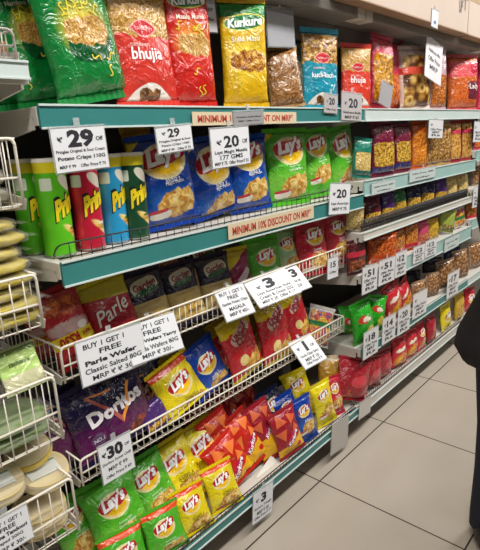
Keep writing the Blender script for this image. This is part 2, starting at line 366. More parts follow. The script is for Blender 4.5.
_pm = {}
def pouch_S(w, h, t, seed, kind, sv):
    so = Vector((seed * 3.17, seed * 1.7, seed * .9))
    def S(u, v, side=-1):
        s = max(-1, min(1, 2 * u - 1)); q = max(0, min(1, (v - sv) / (1 - 2 * sv)))
        if kind == 'block': pv = (1 - abs(2 * q - 1) ** 5) ** .7 * (1.08 - .25 * q); pu = (1 - abs(s) ** 4) ** .6
        elif kind == 'flat': pv = (1 - abs(2 * q - 1) ** 4) ** .7; pu = (1 - abs(s) ** 3) ** .7
        else: pv = (1 - abs(2 * q - 1) ** 2.6) ** .72 * (1.06 - .14 * q); pu = (1 - abs(s) ** 2.3) ** .75
        wid = w / 2 * (1 - (.10 if kind == 'pillow' else .06) * pv)
        x = s * wid; z = h * v
        amp = (.036 if kind == 'pillow' else .026) * w
        edge = math.exp(-q / .13) + math.exp(-(1 - q) / .13)
        c = amp * .9 * edge * math.sin(s * 9 + seed * 2 + 1.5 * math.sin(3 * s + seed)) * (1 - abs(s) ** 4)
        n = noise.noise(Vector((s * 1.6, v * 2.4, side * 2)) + so) * amp * 1.2 + noise.noise(Vector((s * 4, v * 5, side)) + so) * amp * .75
        x += noise.noise(Vector((0, v * 4, s)) + so) * amp * .5 * pv
        inside = 1 if 0 < q < 1 else 0
        y = side * (t / 2 * pu * pv + (n * pu + c) * inside * min(1, pv * 3)) + noise.noise(Vector((s * 1.2, v * 1.5, 7)) + so) * amp * .8
        return Vector((x, y, z))
    return S
def prints_into(bm, prints, fn, slots, matlist, a, ylow=0):
    for p in prints:
        if p[0] == 't': V, T = place_text(p[1], p[2], p[3], p[4], p[5], p[7], p[8]); col = p[6]
        elif p[0] == 'p': V, T = poly2d(p[1]); col = p[2]
        elif p[0] == 'q': V, T = squig(p[1], p[2], p[3], p[4]); col = p[5]
        if min(v[1] for v in V) < ylow: continue
        if col not in slots: slots[col] = len(matlist); matlist.append(mat(col, .35))
        vs = [bm.verts.new(fn(x, y)) for x, y in V]
        for f in T:
            try: bm.faces.new([vs[i] for i in f]).material_index = slots[col]
            except ValueError: pass
def build_pouch(name, d, w, h, parent, seed, res=1.0, tk=None, seals=True):
    t = (tk or d['t']) * min(w, h * d['a'] * 1.15); a = d['a']; sv = d['sv']; k = max(.7, min(1.12, h / w * a))
    S = pouch_S(w, h, t, seed, d['kind'], sv)
    nu, nv = max(6, int(16 * res)), max(8, int(22 * res))
    bm = bmesh.new(); uvl = bm.loops.layers.uv.new('UVMap')
    def grid(fn, side, us, vs_, smooth=True):
        G = [[bm.verts.new(fn(u, v, side)) for u in us] for v in vs_]
        for j in range(len(vs_) - 1):
            for i in range(len(us) - 1):
                q = [(j, i), (j, i + 1), (j + 1, i + 1), (j + 1, i)]
                if side > 0: q = q[::-1]
                f = bm.faces.new([G[a_][b_] for a_, b_ in q]); f.smooth = smooth
                for lp, (jj, ii) in zip(f.loops, q): lp[uvl].uv = ((us[ii] - .5) * a, 1 - (1 - vs_[jj]) * k)
        return G
    us = [.5 - .5 * math.cos(math.pi * i / nu) * (1 if True else 0) for i in range(nu + 1)]
    us = [.5 * (u + i / nu) for i, u in enumerate(us)]
    vs_ = [sv + (1 - 2 * sv) * (.5 * j / nv + .25 * (1 - math.cos(math.pi * j / nv))) for j in range(nv + 1)]
    grid(S, -1, us, vs_); grid(S, 1, us, vs_)
    bmesh.ops.remove_doubles(bm, verts=bm.verts, dist=w * .002)
    slots = {}; mats = [d['mat']]
    if d['prints'] and res > .55:
        prints_into(bm, d['prints'], lambda x, y: S(x / a + .5, 1 - (1 - y) / k) + Vector((0, -.002, 0)), slots, mats, a, 1 - (1 - sv) * k)
    me = bpy.data.meshes.new(name); bm.to_mesh(me); bm.free()
    for m in mats: me.materials.append(m)
    body = obj('pouch', me, parent)
    if seals:
        for nm, v0, v1 in (('bottom_seal', 0, sv), ('top_seal', 1 - sv, 1)):
            bm = bmesh.new(); n = int(24 * min(1, res + .2)); th = .0012
            rows = []
            for side in (-1, 1):
                for v in (v0, v1):
                    r = []
                    for i in range(n + 1):
                        u = i / n; p = S(u, min(max(v, sv * .999 if v0 else 0), 1) if v0 == 0 else v, side)
                        zig = (.0022 if i % 2 else 0) * (1 if v in (0, 1) else 0)
                        r.append(bm.verts.new((p.x, S(u, v, -1).y * .5 + S(u, v, 1).y * .5 + side * th + (.0006 if i % 2 else -.0006), p.z + (zig if v == 1 else -zig * 0))))
                    rows.append(r)
            for A, B in ((rows[0], rows[1]), (rows[1], rows[3]), (rows[3], rows[2]), (rows[2], rows[0])):
                for i in range(n): bm.faces.new((A[i], A[i + 1], B[i + 1], B[i]))
            bmesh.ops.recalc_face_normals(bm, faces=bm.faces)
            obj(nm, bm, parent, d['seal'] or d['mat'])
    return body
SEED = [0]; LOG = []
def orient(pitch, yaw, roll):
    return Matrix.Rotation(R(yaw), 3, 'Z') @ Matrix.Rotation(R(-pitch), 3, 'X') @ Matrix.Rotation(R(roll), 3, 'Y')
def solve(cx, cy, wpx, hpx, y, M):
    C = at(cx, cy, y)
    def ext(ax, target):
        d = M @ Vector(ax); lo, hi = .005, 1.2
        for _ in range(30):
            m = (lo + hi) / 2
            if (proj(C + d * m / 2) - proj(C - d * m / 2)).length < target: lo = m
            else: hi = m
        return lo
    return C, ext((1, 0, 0), wpx), ext((0, 0, 1), hpx)
def bag(dk, label, cx, cy, wpx, hpx, y, z=None, pitch=5, yaw=0, roll=0, name='chips_bag', cat='crisp bag', group=None, res=1.0, tk=None):
    d = DES[dk]; M = orient(pitch, yaw, roll); C, w, h = solve(cx, cy, wpx, hpx, y, M)
    while w > h * d['a'] * 1.08 and yaw > -34:      # packets turned a little towards the near end of the aisle
        yaw -= 4; M = orient(pitch, yaw, roll); C, w, h = solve(cx, cy, wpx, hpx, y, M)
    SEED[0] += 1
    e = empty(name, label, cat, group=group)
    T = C + M @ Vector((0, 0, h / 2)); h0 = h; cz = (M @ Vector((0, 0, 1))).z
    for it in range(3):
        for c in list(e.children): bpy.data.objects.remove(c)
        build_pouch(name, d, w, h, e, SEED[0], res, tk)
        loc = T - M @ Vector((0, 0, h)); dz = 0
        if z is None: break
        mz = min((M @ v.co).z for c in e.children for v in c.data.vertices) + loc.z
        dz = z + .0015 - mz
        if abs(dz) < .004 or it == 2: loc.z += dz; break
        h = max(h0 * .55, min(h0 * 1.3, h - dz / cz))
    e.matrix_world = Matrix.Translation(loc) @ M.to_4x4()
    LOG.append('%-20s w%.3f h%.3f x%.2f y%.2f z%.2f shift%+.3f' % (dk + ' ' + str(round(h0, 2)), w, h, C.x, C.y, C.z, dz))
    return e

# ------------------------------------------------------------------ the setting
YF, YB = 1.10, 1.56                   # shelf fronts and the back panel
X0, X1, X2, X3 = .575, 2.02, 3.475, 4.93
ZA, ZB, ZC, ZD, ZE = 1.548, 1.195, .865, .545, .165
def floor_mat():
    m = bpy.data.materials.new('glazed_floor_tiles'); m.use_nodes = True
    nt = m.node_tree; N = nt.nodes; L = nt.links; b = N['Principled BSDF']
    tc = N.new('ShaderNodeTexCoord'); mp = N.new('ShaderNodeMapping'); L.new(tc.outputs['Object'], mp.inputs[0])
    s = .598
    mp.inputs['Location'].default_value = (-1.607 / s, -1.064 / s, 0); mp.inputs['Scale'].default_value = (1 / s, 1 / .611, 1)
    mp.inputs['Location'].default_value = (-1.607 / s, -1.064 / .611, 0)
    br = N.new('ShaderNodeTexBrick'); br.offset = 0; br.inputs['Scale'].default_value = 1
    br.inputs['Brick Width'].default_value = 1; br.inputs['Row Height'].default_value = 1; br.inputs['Mortar Size'].default_value = .006; br.inputs['Mortar Smooth'].default_value = .3
    br.inputs['Color1'].default_value = lin('B4AA9C'); br.inputs['Color2'].default_value = lin('B0A698'); br.inputs['Mortar'].default_value = lin('3A342E')
    L.new(mp.outputs[0], br.inputs['Vector'])
    nz = N.new('ShaderNodeTexNoise'); nz.inputs['Scale'].default_value = 3; nz.inputs['Detail'].default_value = 5; L.new(tc.outputs['Object'], nz.inputs['Vector'])
    mr = N.new('ShaderNodeMapRange'); mr.inputs[3].default_value = .93; mr.inputs[4].default_value = 1.05; L.new(nz.outputs[0], mr.inputs[0])
    mx = N.new('ShaderNodeMix'); mx.data_type = 'RGBA'; mx.blend_type = 'MULTIPLY'; mx.inputs[0].default_value = 1
    L.new(br.outputs[0], mx.inputs[6]); L.new(mr.outputs[0], mx.inputs[7]); L.new(mx.outputs[2], b.inputs['Base Color'])
    b.inputs['Roughness'].default_value = .22
    return m
bm = bmesh.new(); box(bm, -2.5, 8, -2.2, 3, -.05, 0); fl = obj('floor', bm, None, floor_mat()); tag(fl, kind='structure')
bm = bmesh.new(); box(bm, -2.5, 8, 1.63, 1.75, 0, 3.1); tag(obj('wall_back', bm, None, mat('B8B2A8', .8)), kind='structure')
bm = bmesh.new(); box(bm, -2.5, 8, -2.2, 1.75, 3.1, 3.2); tag(obj('ceiling', bm, None, mat('D8D6D0', .8)), kind='structure')

WHITE = noisy('white_painted_steel', 'D8D4CC', 'C6C0B6', 12, .4)
GREY = noisy('grey_painted_steel', '8E8A84', '7A766F', 14, .45)
BACK = noisy('back_panel_grey', '3C3A38', '33312F', 6, .6)
TEAL = noisy('teal_price_rail', '3C8583', '327674', 10, .35)
TEALP = noisy('faded_teal_rail', '8FB8B4', 'A8C4C0', 7, .35)
PALE = noisy('pale_price_rail', 'D6DAD6', 'B4CCCA', 5, .35)
WIREW = mat('E6E0D2', .35, 0, 'white_coated_wire'); WIREB = mat('1E1C1A', .4, 0, 'black_coated_wire'); WIREG = mat('B6B0A6', .35, .2, 'grey_wire')

def shelf(parent, x0, x1, z, yf=YF, rail=TEAL, h=.046, tilt=0, bracket_left=True, lip=True):
    bm = bmesh.new(); box(bm, x0, x1, yf + .004, YB - .02, z - .022, z, .002)
    box(bm, x0, x1, yf + .004, yf + .02, z - .04, z - .02, .001)
    s = obj('shelf', bm, parent, WHITE)
    bm = bmesh.new(); box(bm, x0 + .002, x1 - .002, yf - .006, yf + .003, z - h, z + .003, .0015)
    obj('price_rail', bm, s, rail)
    bm = bmesh.new()
    for zz in (z + .003, z - h): box(bm, x0 + .002, x1 - .002, yf - .010, yf - .005, zz - .003, zz + .002, .001)
    obj('rail_edge', bm, s, PALE)
    for xx in (x0 + .001, x1 - .007):
        bm = bmesh.new()
        pts = [(yf + .03, z - .048), (YB - .02, z - .10), (YB - .02, z - .002), (yf + .03, z - .002)]
        A = [bm.verts.new((xx, *p)) for p in pts]; B = [bm.verts.new((xx + .006, *p)) for p in pts]
        bm.faces.new(A[::-1]); bm.faces.new(B)
        for i in range(4): bm.faces.new((A[i], A[(i + 1) % 4], B[(i + 1) % 4], B[i]))
        bmesh.ops.recalc_face_normals(bm, faces=bm.faces); obj('bracket', bm, s, WHITE)
    return s
def bay(label, x0, x1, shelves, top=1.915):
    e = empty('shelving_bay', label, 'shelf unit', (0, 0, 0), None)
    boxobj('back_panel', (x0, x1, YB, YB + .02, .02, 2.1), BACK, e)
    for xx in (x0 + .002, x1 - .032):
        bm = bmesh.new(); box(bm, xx, xx + .03, YB - .018, YB - .001, 0, 2.1, .002)
        obj('upright', bm, e, GREY)
    boxobj('kick_plate', (x0, x1, YF + .10, YF + .115, 0, .12), BACK, e)
    for kw in shelves: shelf(e, x0, x1, **kw)
    if top:
        bm = bmesh.new(); box(bm, x0, x1, YF + .02, YB - .02, top - .02, top + .012, .002)
        box(bm, x0, x1, YF + .14, YF + .17, top - .10, top - .02, .003)
        s = obj('top_shelf', bm, e, GREY)
        bm = bmesh.new(); box(bm, x0 + .06, x1 - .06, YF - .0, YF + .02, top - .022, top + .012, .003); obj('shelf_lip', bm, s, GREY)
        for xa, xb in ((x0 + .002, x0 + .058), (x1 - .058, x1 - .002)):
            bm = bmesh.new(); box(bm, xa, xb, YF - .004, YF + .06, top - .026, top + .014, .003); obj('corner_cap', bm, s, WHITE)
    return e
bay('tall white shelf bay at left edge holding wire baskets of papad and clear packets', -.9, .565, [dict(z=1.632, yf=1.09, rail=PALE, h=.03), dict(z=ZE, rail=PALE)], top=None)
bay('nearest shelf bay with teal price rails, holding tubes and blue crisp bags', X0, X1, [dict(z=ZA), dict(z=ZB, h=.056), dict(z=ZE, h=.034)])
bay('shelf bay beyond the wire baskets, with pale price rails and pasta packets', X1 + .005, X2, [dict(z=ZA, rail=PALE), dict(z=1.248, rail=TEALP, h=.062), dict(z=1.018, rail=WHITE, h=.03), dict(z=.822, rail=TEALP, h=.075), dict(z=.458, rail=TEAL, h=.046), dict(z=ZE, rail=WHITE, h=.045)])
bay('farthest shelf bay at right edge of view, behind the shopper in black', X2 + .005, X3, [dict(z=ZA, rail=PALE), dict(z=1.30, rail=TEALP, h=.06), dict(z=1.06, rail=TEALP, h=.05), dict(z=.86, rail=TEALP, h=.06), dict(z=.458, rail=PALE, h=.046), dict(z=ZE, rail=WHITE, h=.045)])

# ------------------------------------------------------------------ wire baskets and guards
def basket(label, x0, x1, yf, z0, z1, sp=.024, yb=YB - .03, m=WIREW, r=.0036, group=None):
    e = empty('wire_basket', label, 'wire basket', (0, 0, 0))
    bm = bmesh.new()
    tube(bm, rounded([(x0, yf, z0 - .006), (x0, yf, z1), (x1, yf, z1), (x1, yf, z0 - .006)], .016, 5), r)
    obj('rim', bm, e, m)
    bm = bmesh.new(); zm = z0 + .42 * (z1 - z0)
    tube(bm, [(x0, yf + .002, zm), (x1, yf + .002, zm)], r * .8); obj('middle_rail', bm, e, m)
    bm = bmesh.new(); n = int((x1 - x0) / sp)
    for i in range(1, n):
        x = x0 + (x1 - x0) * i / n
        tube(bm, [(x, yf + .003, z1), (x, yf + .003, z0 - .004), (x, yf + .02, z0 - .008)], .0016, 5)
    tube(bm, [(x0, yf + .004, z0), (x1, yf + .004, z0)], .002, 5)
    obj('front_grid', bm, e, m)
    bm = bmesh.new()
    for i in range(1, n, 2):
        x = x0 + (x1 - x0) * i / n; tube(bm, [(x, yf + .02, z0 - .008), (x, yb, z0 - .008)], .0015, 4)
    for k in range(6): 
        y = yf + .02 + (yb - yf - .02) * k / 5; tube(bm, [(x0, y, z0 - .006), (x1, y, z0 - .006)], .002, 4)
    obj('floor_grid', bm, e, m)
    for xx in (x0, x1):
        bm = bmesh.new(); tube(bm, rounded([(xx, yf, z1), (xx, yb, z1), (xx, yb, z0)], .02), r * .8)
        for k in range(1, 12):
            y = yf + (yb - yf) * k / 12; tube(bm, [(xx, y, z1), (xx, y, z0 - .004)], .0015, 4)
        tube(bm, [(xx, yf, z0), (xx, yb, z0)], .002, 4)
        obj('side_grid', bm, e, m)
        bm = bmesh.new(); s = 1 if xx == x1 else -1
        A = [(yf - .0, z0 + .012), (yf + .055, z0 + .02), (YB - .02, z0 + .03), (YB - .02, z0 - .05), (yf + .01, z0 - .012)]
        P = [bm.verts.new((xx + s * .004, *p)) for p in A]; Q = [bm.verts.new((xx + s * .008, *p)) for p in A]
        bm.faces.new(P); bm.faces.new(Q[::-1])
        for i in range(5): bm.faces.new((P[i], P[(i + 1) % 5], Q[(i + 1) % 5], Q[i]))
        bmesh.ops.recalc_face_normals(bm, faces=bm.faces); obj('bracket', bm, e, WHITE)
    return e
basket('long white wire basket under the second shelf, holding wafer bags', .585, 1.995, 1.18, ZC, .958)
basket('long white wire basket holding dark purple tortilla chip bags, above the bottom shelf', .592, 2.0, 1.18, ZD, .590 + .03)
LX = .514
basket('highest white wire basket at left edge, level with the tube crisps', -.6, LX, 1.10, 1.342, 1.483)
basket('white wire basket at left edge full of clear yellow packets', -.6, LX, 1.10, 1.062, 1.185, sp=.03)
basket('white wire basket at left edge holding flat green packets', -.6, LX + .004, 1.10, .765, .930, sp=.03)
basket('lowest white wire basket at left edge holding round papad packets', -.6, LX + .008, 1.10, .490, .645, sp=.03)
basket('small grey wire basket on the topmost shelf at left edge', -.6, .553, 1.11, 1.645, 1.70, m=WIREG, r=.003)
def guard(label, x0, x1, yf, z0, z1, sp=.03, dense=False):
    e = empty('wire_guard', label, 'shelf guard')
    bm = bmesh.new(); tube(bm, rounded([(x0 + .03, yf + .06, z0 + .004), (x0, yf + .03, z0 + .006), (x0, yf, z1), (x1, yf, z1), (x1, yf + .03, z0 + .006)], .02, 5), .0022, 6); obj('top_wire', bm, e, WIREB)
    bm = bmesh.new(); tube(bm, [(x0, yf, z0 + .005), (x1, yf, z0 + .005)], .002, 5)
    if dense: tube(bm, [(x0, yf, (z0 + z1) / 2), (x1, yf, (z0 + z1) / 2)], .0035, 5)
    n = int((x1 - x0) / sp)
    for i in range(1, n): x = x0 + (x1 - x0) * i / n; tube(bm, [(x, yf, z0), (x, yf, z1)], .0014 if not dense else .003, 4)
    obj('wire_grid', bm, e, WIREB)
guard('black wire guard along the second shelf in front of tubes and blue bags', .59, 1.99, 1.125, ZB, ZB + .04)
guard('dense black guard along the white railed shelf of pasta packets', 2.04, 3.44, 1.12, 1.02, 1.072, .014, True)
guard('low black wire guard along the bottom shelf in front of crisp bags', .6, 1.99, 1.105, ZE, ZE + .022, .02)
guard('low black wire guard along the far bottom shelf of red packets', 2.05, 3.44, 1.105, ZE, ZE + .03, .02)

# ------------------------------------------------------------------ crisp tubes
def tube_can(label, cx, ctop, wpx, y, col, z=ZB, turn=0, h=.235, back=None, chipcol=None, group=None, face=True):
    e = empty('crisp_tube', label, 'crisp tube', group=group)
    P = at(cx, ctop + 40, y); r = .038
    e.location = (P.x, y, z + .0015)
    d = print_mat('tube_print_' + label[:12], col, [(0, .93, .5, .055, 0, 12, .02, 0, 'E4D424'), (0.03, .22, .022, .14, 18, 2, .2, .05, ('food', 'F2DC96', 'E4BC5C', 'B8863A', 12)), (-.045, .76, .016, .065, 0, 9, .05, 0, 'D6E2CC'), (.012, .76, .021, .095, 10, 2, .1, 0, 'E8E2D0'), (.03, .30, .03, .015, 25, 2, .1, 0, back or '1E7A2A')] if face else [], .3, .02)
    bm = bmesh.new(); uvl = bm.loops.layers.uv.new('UVMap'); n = 40
    zs = [0, .006, .02, h * .5, h - .02, h - .006, h - .004]
    rs = [r * .96, r, r * .985, r * .985, r * .985, r, r]
    def S(x, yv, off=0):
        a = x / r + R(turn); return Vector(((r * .985 + off) * math.sin(a), -(r * .985 + off) * math.cos(a), yv * h))
    G = [[bm.verts.new((rr * math.sin(6.28319 * i / n - math.pi + R(turn)), -rr * math.cos(6.28319 * i / n - math.pi + R(turn)), zz)) for i in range(n)] for zz, rr in zip(zs, rs)]
    for j in range(len(zs) - 1):
        for i in range(n):
            q = [(j, i), (j, i + 1), (j + 1, i + 1), (j + 1, i)]
            f = bm.faces.new([G[a][b % n] for a, b in q]); f.smooth = True
            for lp, (jj, ii) in zip(f.loops, q): lp[uvl].uv = ((6.28319 * ii / n - math.pi) * r, zs[jj] / h)
    bm.faces.new(G[0][::-1]); bm.faces.new(G[-1])
    mats = [d]; slots = {}
    def pr(V, T, c, off):
        if c not in slots: slots[c] = len(mats); mats.append(mat(c, .4))
        vs = [bm.verts.new(S(x, yv, off)) for x, yv in V]
        for f in T: bm.faces.new([vs[i] for i in f]).material_index = slots[c]
    if face:
        V, T = place_text('Pringles', .020, .0, .104, 0, .06, .1)
        for c, off, sc in (('1A1A14', .0006, 1.0), ('F2D820', .0012, .94)):
            pr([(x * sc if c[0] == 'F' else x + (.001 if x > .018 else -.001), .52 + (yv * (1.9 if c[0] == 'F' else 2.3) + x * .55) / h) for x, yv in V], T, c, off)
    me = bpy.data.meshes.new('tube_body'); bm.to_mesh(me); bm.free()
    for m in mats: me.materials.append(m)
    obj('tube_body', me, e)
    bm = bmesh.new(); bmesh.ops.create_cone(bm, cap_ends=True, segments=40, radius1=r * 1.02, radius2=r * .99, depth=.009, matrix=Matrix.Translation((0, 0, h)))
    obj('lid', bm, e, mat('E9E6DA', .3))
    bm = bmesh.new(); bmesh.ops.create_cone(bm, cap_ends=True, segments=40, radius1=r * 1.005, radius2=r * 1.005, depth=.004, matrix=Matrix.Translation((0, 0, .004)))
    obj('metal_rim', bm, e, mat('B8B8B4', .25, .9))
tube_can('lime green crisp tube with yellow band, nearest of the front tubes', 54, 165, 35, 1.185, '5CBE1E', turn=18)
tube_can('lime green crisp tube half hidden behind the front green tube', 33, 185, 30, 1.275, '4CA81A', turn=18)
tube_can('bright red crisp tube beside the lime green tube', 86, 163, 35, 1.185, 'C01C38', back='E8E0D8', turn=4)
tube_can('sky blue crisp tube between the red and dark green tubes', 111, 158, 30, 1.20, '2A96C8', turn=14)
tube_can('dark green crisp tube beside the blue crisp bags', 133, 156, 33, 1.195, '1A4A2E', turn=-2)
tube_can('dark crisp tube standing in shade behind blue crisp bags', 262, 150, 22, 1.33, '8A2A2E', turn=0)

# ------------------------------------------------------------------ top shelf
t = 'topmost stocked shelf'
N_ = dict(name='snack_bag', cat='snack bag')
bag('namkeen_green', 'large shiny green namkeen bag leaning left, beside the red bhujia bag', 76, 27, 77, 164, 1.19, ZA, 3, 0, -9, **N_)
bag('namkeen_green', 'large green namkeen bag in shade, behind the shiny green one', 30, 35, 66, 150, 1.30, ZA, 4, 0, -8, **N_)
bag('namkeen_green', 'dark green namkeen bag at left picture edge, under the small grey basket', 2, 40, 60, 140, 1.36, ZA, 4, 0, -5, **N_)
bag('bhujia', 'large red bag of bhujia with golden noodle window', 141, 45, 64, 126, 1.19, ZA, 3, 0, -2, **N_)
bag('kurkure_red', 'tall red namkeen bag with green oval logo and noodle bowl', 189, 44, 46, 128, 1.18, ZA, 3, -8, -1, **N_)
bag('kurkure_yellow', 'tall yellow puffs bag standing in front of the discount strip', 244, 53, 47, 110, 1.15, ZA, 2, 0, 0, **N_)
bag('brown_mix', 'clear plastic bag of brown snack mix beside the yellow puffs bag', 283, 77, 36, 60, 1.18, ZA, 10, 0, -5, **N_)
bag('kuchkuch', 'teal blue bag of mixed snack with white lettering', 320, 68, 38, 78, 1.17, ZA, 3, 0, 1, **N_)
bag('pasta_teal', 'dark teal snack bag mostly hidden behind the teal blue bag', 294, 72, 26, 72, 1.26, ZA, 3, 0, 0, **N_)
bag('bhujia_small', 'red and yellow bhujia bag behind the two 20 price tags', 356, 76, 31, 64, 1.17, ZA, 3, 0, 1, **N_)
bag('dark_red_pack', 'dark maroon snack bag standing behind the small bhujia bag', 357, 70, 34, 76, 1.27, ZA, 3, 0, 0, **N_)
bag('yellow_sticks', 'pack of yellow fried sticks with pink top', 381, 72, 22, 74, 1.16, ZA, 3, -5, 4, **N_)
bag('pink_pack', 'tall pink snack bag behind the yellow fried sticks', 392, 73, 22, 70, 1.24, ZA, 3, 0, 0, **N_)
bag('ring_pack', 'clear bag of brown fried rings with an orange band', 414, 78, 30, 64, 1.17, ZA, 3, 0, -2, **N_)
bag('orange_sticks', 'slim bag of orange sticks under the white paper slip', 437, 80, 18, 62, 1.15, ZA, 3, 0, 0, **N_)
bag('orange_lady', 'large orange snack bag, last on the far end of top shelf', 462, 82, 30, 54, 1.16, ZA, 3, 0, 0, **N_)
bag('pink_pack', 'red topped snack bag at right picture edge on the top shelf', 486, 84, 18, 50, 1.18, ZA, 3, 0, 0, **N_)
bag('brown_mix', 'small clear bag of brown snacks inside the grey wire basket', 3, 52, 12, 20, 1.20, 1.64, 0, 0, 0, **N_)

# ------------------------------------------------------------------ second shelf: blue and green crisp bags
bag('lays_blue_large', 'blue crisp bag beside the dark green tube, leftmost of three blue bags', 166, 187, 62, 106, 1.20, ZB, 4, -15, -5)
bag('lays_blue_large', 'blue crisp bag in the middle of the three blue bags', 212, 184, 48, 94, 1.22, ZB, 4, 8, -6)
bag('lays_blue_large', 'blue crisp bag below the 20 price tag, rightmost of three blue bags', 248, 178, 44, 84, 1.21, ZB, 4, -15, -3)
bag('lays_green_large', 'light green crisp bag, leftmost of three green bags on second shelf', 287, 168, 44, 78, 1.20, ZB, 4, -15, 0)
bag('lays_green_large', 'light green crisp bag in the middle of three on second shelf', 317, 165, 30, 72, 1.21, ZB, 5, -15, -5)
bag('lays_green_large', 'light green crisp bag leaning left above a 20 tag, rightmost of three on second shelf', 341, 160, 28, 66, 1.22, ZB, 5, 10, -8)
bag('yellow_small', 'yellow topped bag tucked behind the leftmost blue crisp bag', 146, 175, 30, 100, 1.33, ZB, 3, -15, -8, res=.6)
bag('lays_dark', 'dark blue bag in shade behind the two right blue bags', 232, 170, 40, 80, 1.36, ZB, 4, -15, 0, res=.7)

# ------------------------------------------------------------------ upper wire basket
C_ = dict(z=ZC)
bag('max_pack', 'red bag with yellow band reading RS30 upside down', 69, 330, 50, 90, 1.235, ZC, 14, -11, -12)
bag('wafers_red', 'red wafer bag with yellow top and white script lettering', 112, 318, 56, 82, 1.235, ZC, 16, -11, -10)
bag('garden_wafers', 'dark topped potato chip bag beside the red wafer bag', 148, 305, 46, 72, 1.235, ZC, 16, -11, -6)
bag('garden_wafers', 'dark topped potato chip bag, second of three in the upper basket', 184, 296, 38, 68, 1.235, ZC, 16, -11, -4)
bag('garden_wafers', 'dark topped potato chip bag beside the purple and yellow bag', 217, 286, 36, 64, 1.235, ZC, 16, -11, -2)
bag('purple_snack', 'yellow bag with purple diagonal band in the upper basket', 240, 276, 24, 58, 1.235, ZC, 14, -11, 0)
bag('lays_green', 'green crisp bag in the upper basket above the 3 price tags', 265, 266, 36, 58, 1.24, ZC, 16, -11, 0)
bag('lays_pale', 'pale green crisp bag beside the green one in upper basket', 288, 258, 26, 60, 1.25, ZC, 16, -11, 0)
bag('lays_red', 'red crisp bag in upper basket, beside the pale green bag', 311, 247, 33, 62, 1.215, ZC, 10, -11, 3)
bag('lays_red', 'red crisp bag at the far end of the upper basket', 336, 240, 26, 58, 1.215, ZC, 10, -11, 3)
for px, py, k, lb in ((105, 300, 'olive_pack', 'olive bag in shade behind the red wafer bag'), (165, 280, 'brown_mix', 'brown bag in shade behind the dark topped potato chip bags'), (205, 270, 'garden_wafers', 'dark bag in deep shade behind the potato chip bags'), (258, 255, 'lays_green', 'green crisp bag in shade behind the upper basket bags'), (45, 335, 'max_pack', 'red bag in shade behind the RS30 bag at basket end')):
    bag(k, lb, px, py, 36, 66, 1.36, ZC, 8, -11, -4, res=.6)

# ------------------------------------------------------------------ lower wire basket
bag('doritos', 'large dark purple tortilla chip bag behind the 30 price tag', 117, 432, 96, 118, 1.235, ZD, 14, 0, -6)
bag('doritos', 'dark purple tortilla chip bag at the near end of the lower basket', 66, 448, 66, 110, 1.275, ZD, 12, 0, -6)
bag('doritos', 'dark purple tortilla chip bag beside the yellow crisp bag', 150, 415, 60, 92, 1.31, ZD, 12, 0, -6)
bag('lays_yellow_banner', 'yellow crisp bag with red top band in the lower basket', 184, 397, 52, 78, 1.235, ZD, 22, 0, -12)
bag('lays_blue', 'blue crisp bag beside the yellow one in the lower basket', 211, 378, 42, 74, 1.25, ZD, 16, 0, -14)
bag('olive_pack', 'olive crisp bag in shade behind the yellow one in lower basket', 166, 375, 36, 60, 1.34, ZD, 10, 0, -8, res=.6)
bag('uncle_chips', 'red chip bag with yellow top, nearest of three in lower basket', 243, 353, 40, 76, 1.235, ZD, 8, 0, -12)
bag('uncle_chips', 'red chip bag with yellow top, middle of three in lower basket', 275, 336, 36, 74, 1.235, ZD, 8, 0, -4)
bag('uncle_chips', 'red chip bag with yellow top behind the 1 price tag', 298, 325, 27, 70, 1.235, ZD, 8, 0, -10)
bag('multi_pack', 'small multicoloured packet at the far end of the lower basket', 319, 326, 26, 40, 1.26, None, 20, 0, 20, cat='snack packet', name='snack_bag')
bag('uncle_chips', 'red chip bag in shade behind the nearest red chip bag', 228, 352, 34, 68, 1.34, ZD, 6, 0, -10, res=.6)
bag('olive_pack', 'olive bag in shade behind the middle red chip bag', 258, 335, 32, 66, 1.34, ZD, 6, 0, -6, res=.6)
bag('purple_pack', 'purple bag low in the basket under the yellow crisp bag', 160, 430, 30, 50, 1.22, ZD, 20, 0, -10, res=.7)

# ------------------------------------------------------------------ bottom shelf
B_ = dict(z=ZE)
bag('lays_green', 'green crisp bag at near end of bottom shelf, below the 30 price tag', 117, 515, 66, 82, 1.27, ZE, 30, -14, -6)
bag('lays_green', 'green crisp bag on bottom shelf, second from near end', 152, 494, 54, 80, 1.28, ZE, 30, -14, -10)
bag('lays_yellow', 'yellow crisp bag beside green ones, in the back row of bottom shelf', 178, 474, 52, 72, 1.29, ZE, 30, -14, -12)
bag('lays_yellow', 'yellow crisp bag beside the orange triangle bags, back row of bottom shelf', 206, 456, 50, 70, 1.29, ZE, 30, -14, -14)
bag('lays_green_banner', 'green crisp bag with red band at the picture bottom, front row', 168, 545, 46, 80, 1.137, ZE, 24, -14, -2)
bag('lays_green_banner', 'green crisp bag with red band cut off by the lower picture edge', 130, 575, 52, 84, 1.16, ZE, 24, -14, -2)
bag('lays_yellow_banner', 'yellow crisp bag with red band, front row, beside the green bag', 194, 518, 40, 66, 1.137, ZE, 22, -14, -4)
bag('lays_yellow_banner', 'small yellow crisp bag with red band, front row, next to orange triangle bag', 224, 494, 36, 64, 1.137, ZE, 22, -14, -4)
bag('triangle_orange', 'orange red triangle snack bag beside the small yellow crisp bag', 238, 474, 42, 80, 1.17, ZE, 24, -14, -22)
bag('triangle_orange', 'orange red triangle snack bag leaning behind the white card', 250, 449, 38, 76, 1.21, ZE, 24, -14, -20)
bag('triangle_orange', 'orange triangle snack bag half hidden in the back of bottom shelf', 226, 442, 36, 64, 1.27, ZE, 24, -14, -20)
bag('triangle_maroon', 'maroon triangle snack bag below the lower basket', 266, 432, 30, 62, 1.20, ZE, 20, -14, -12)
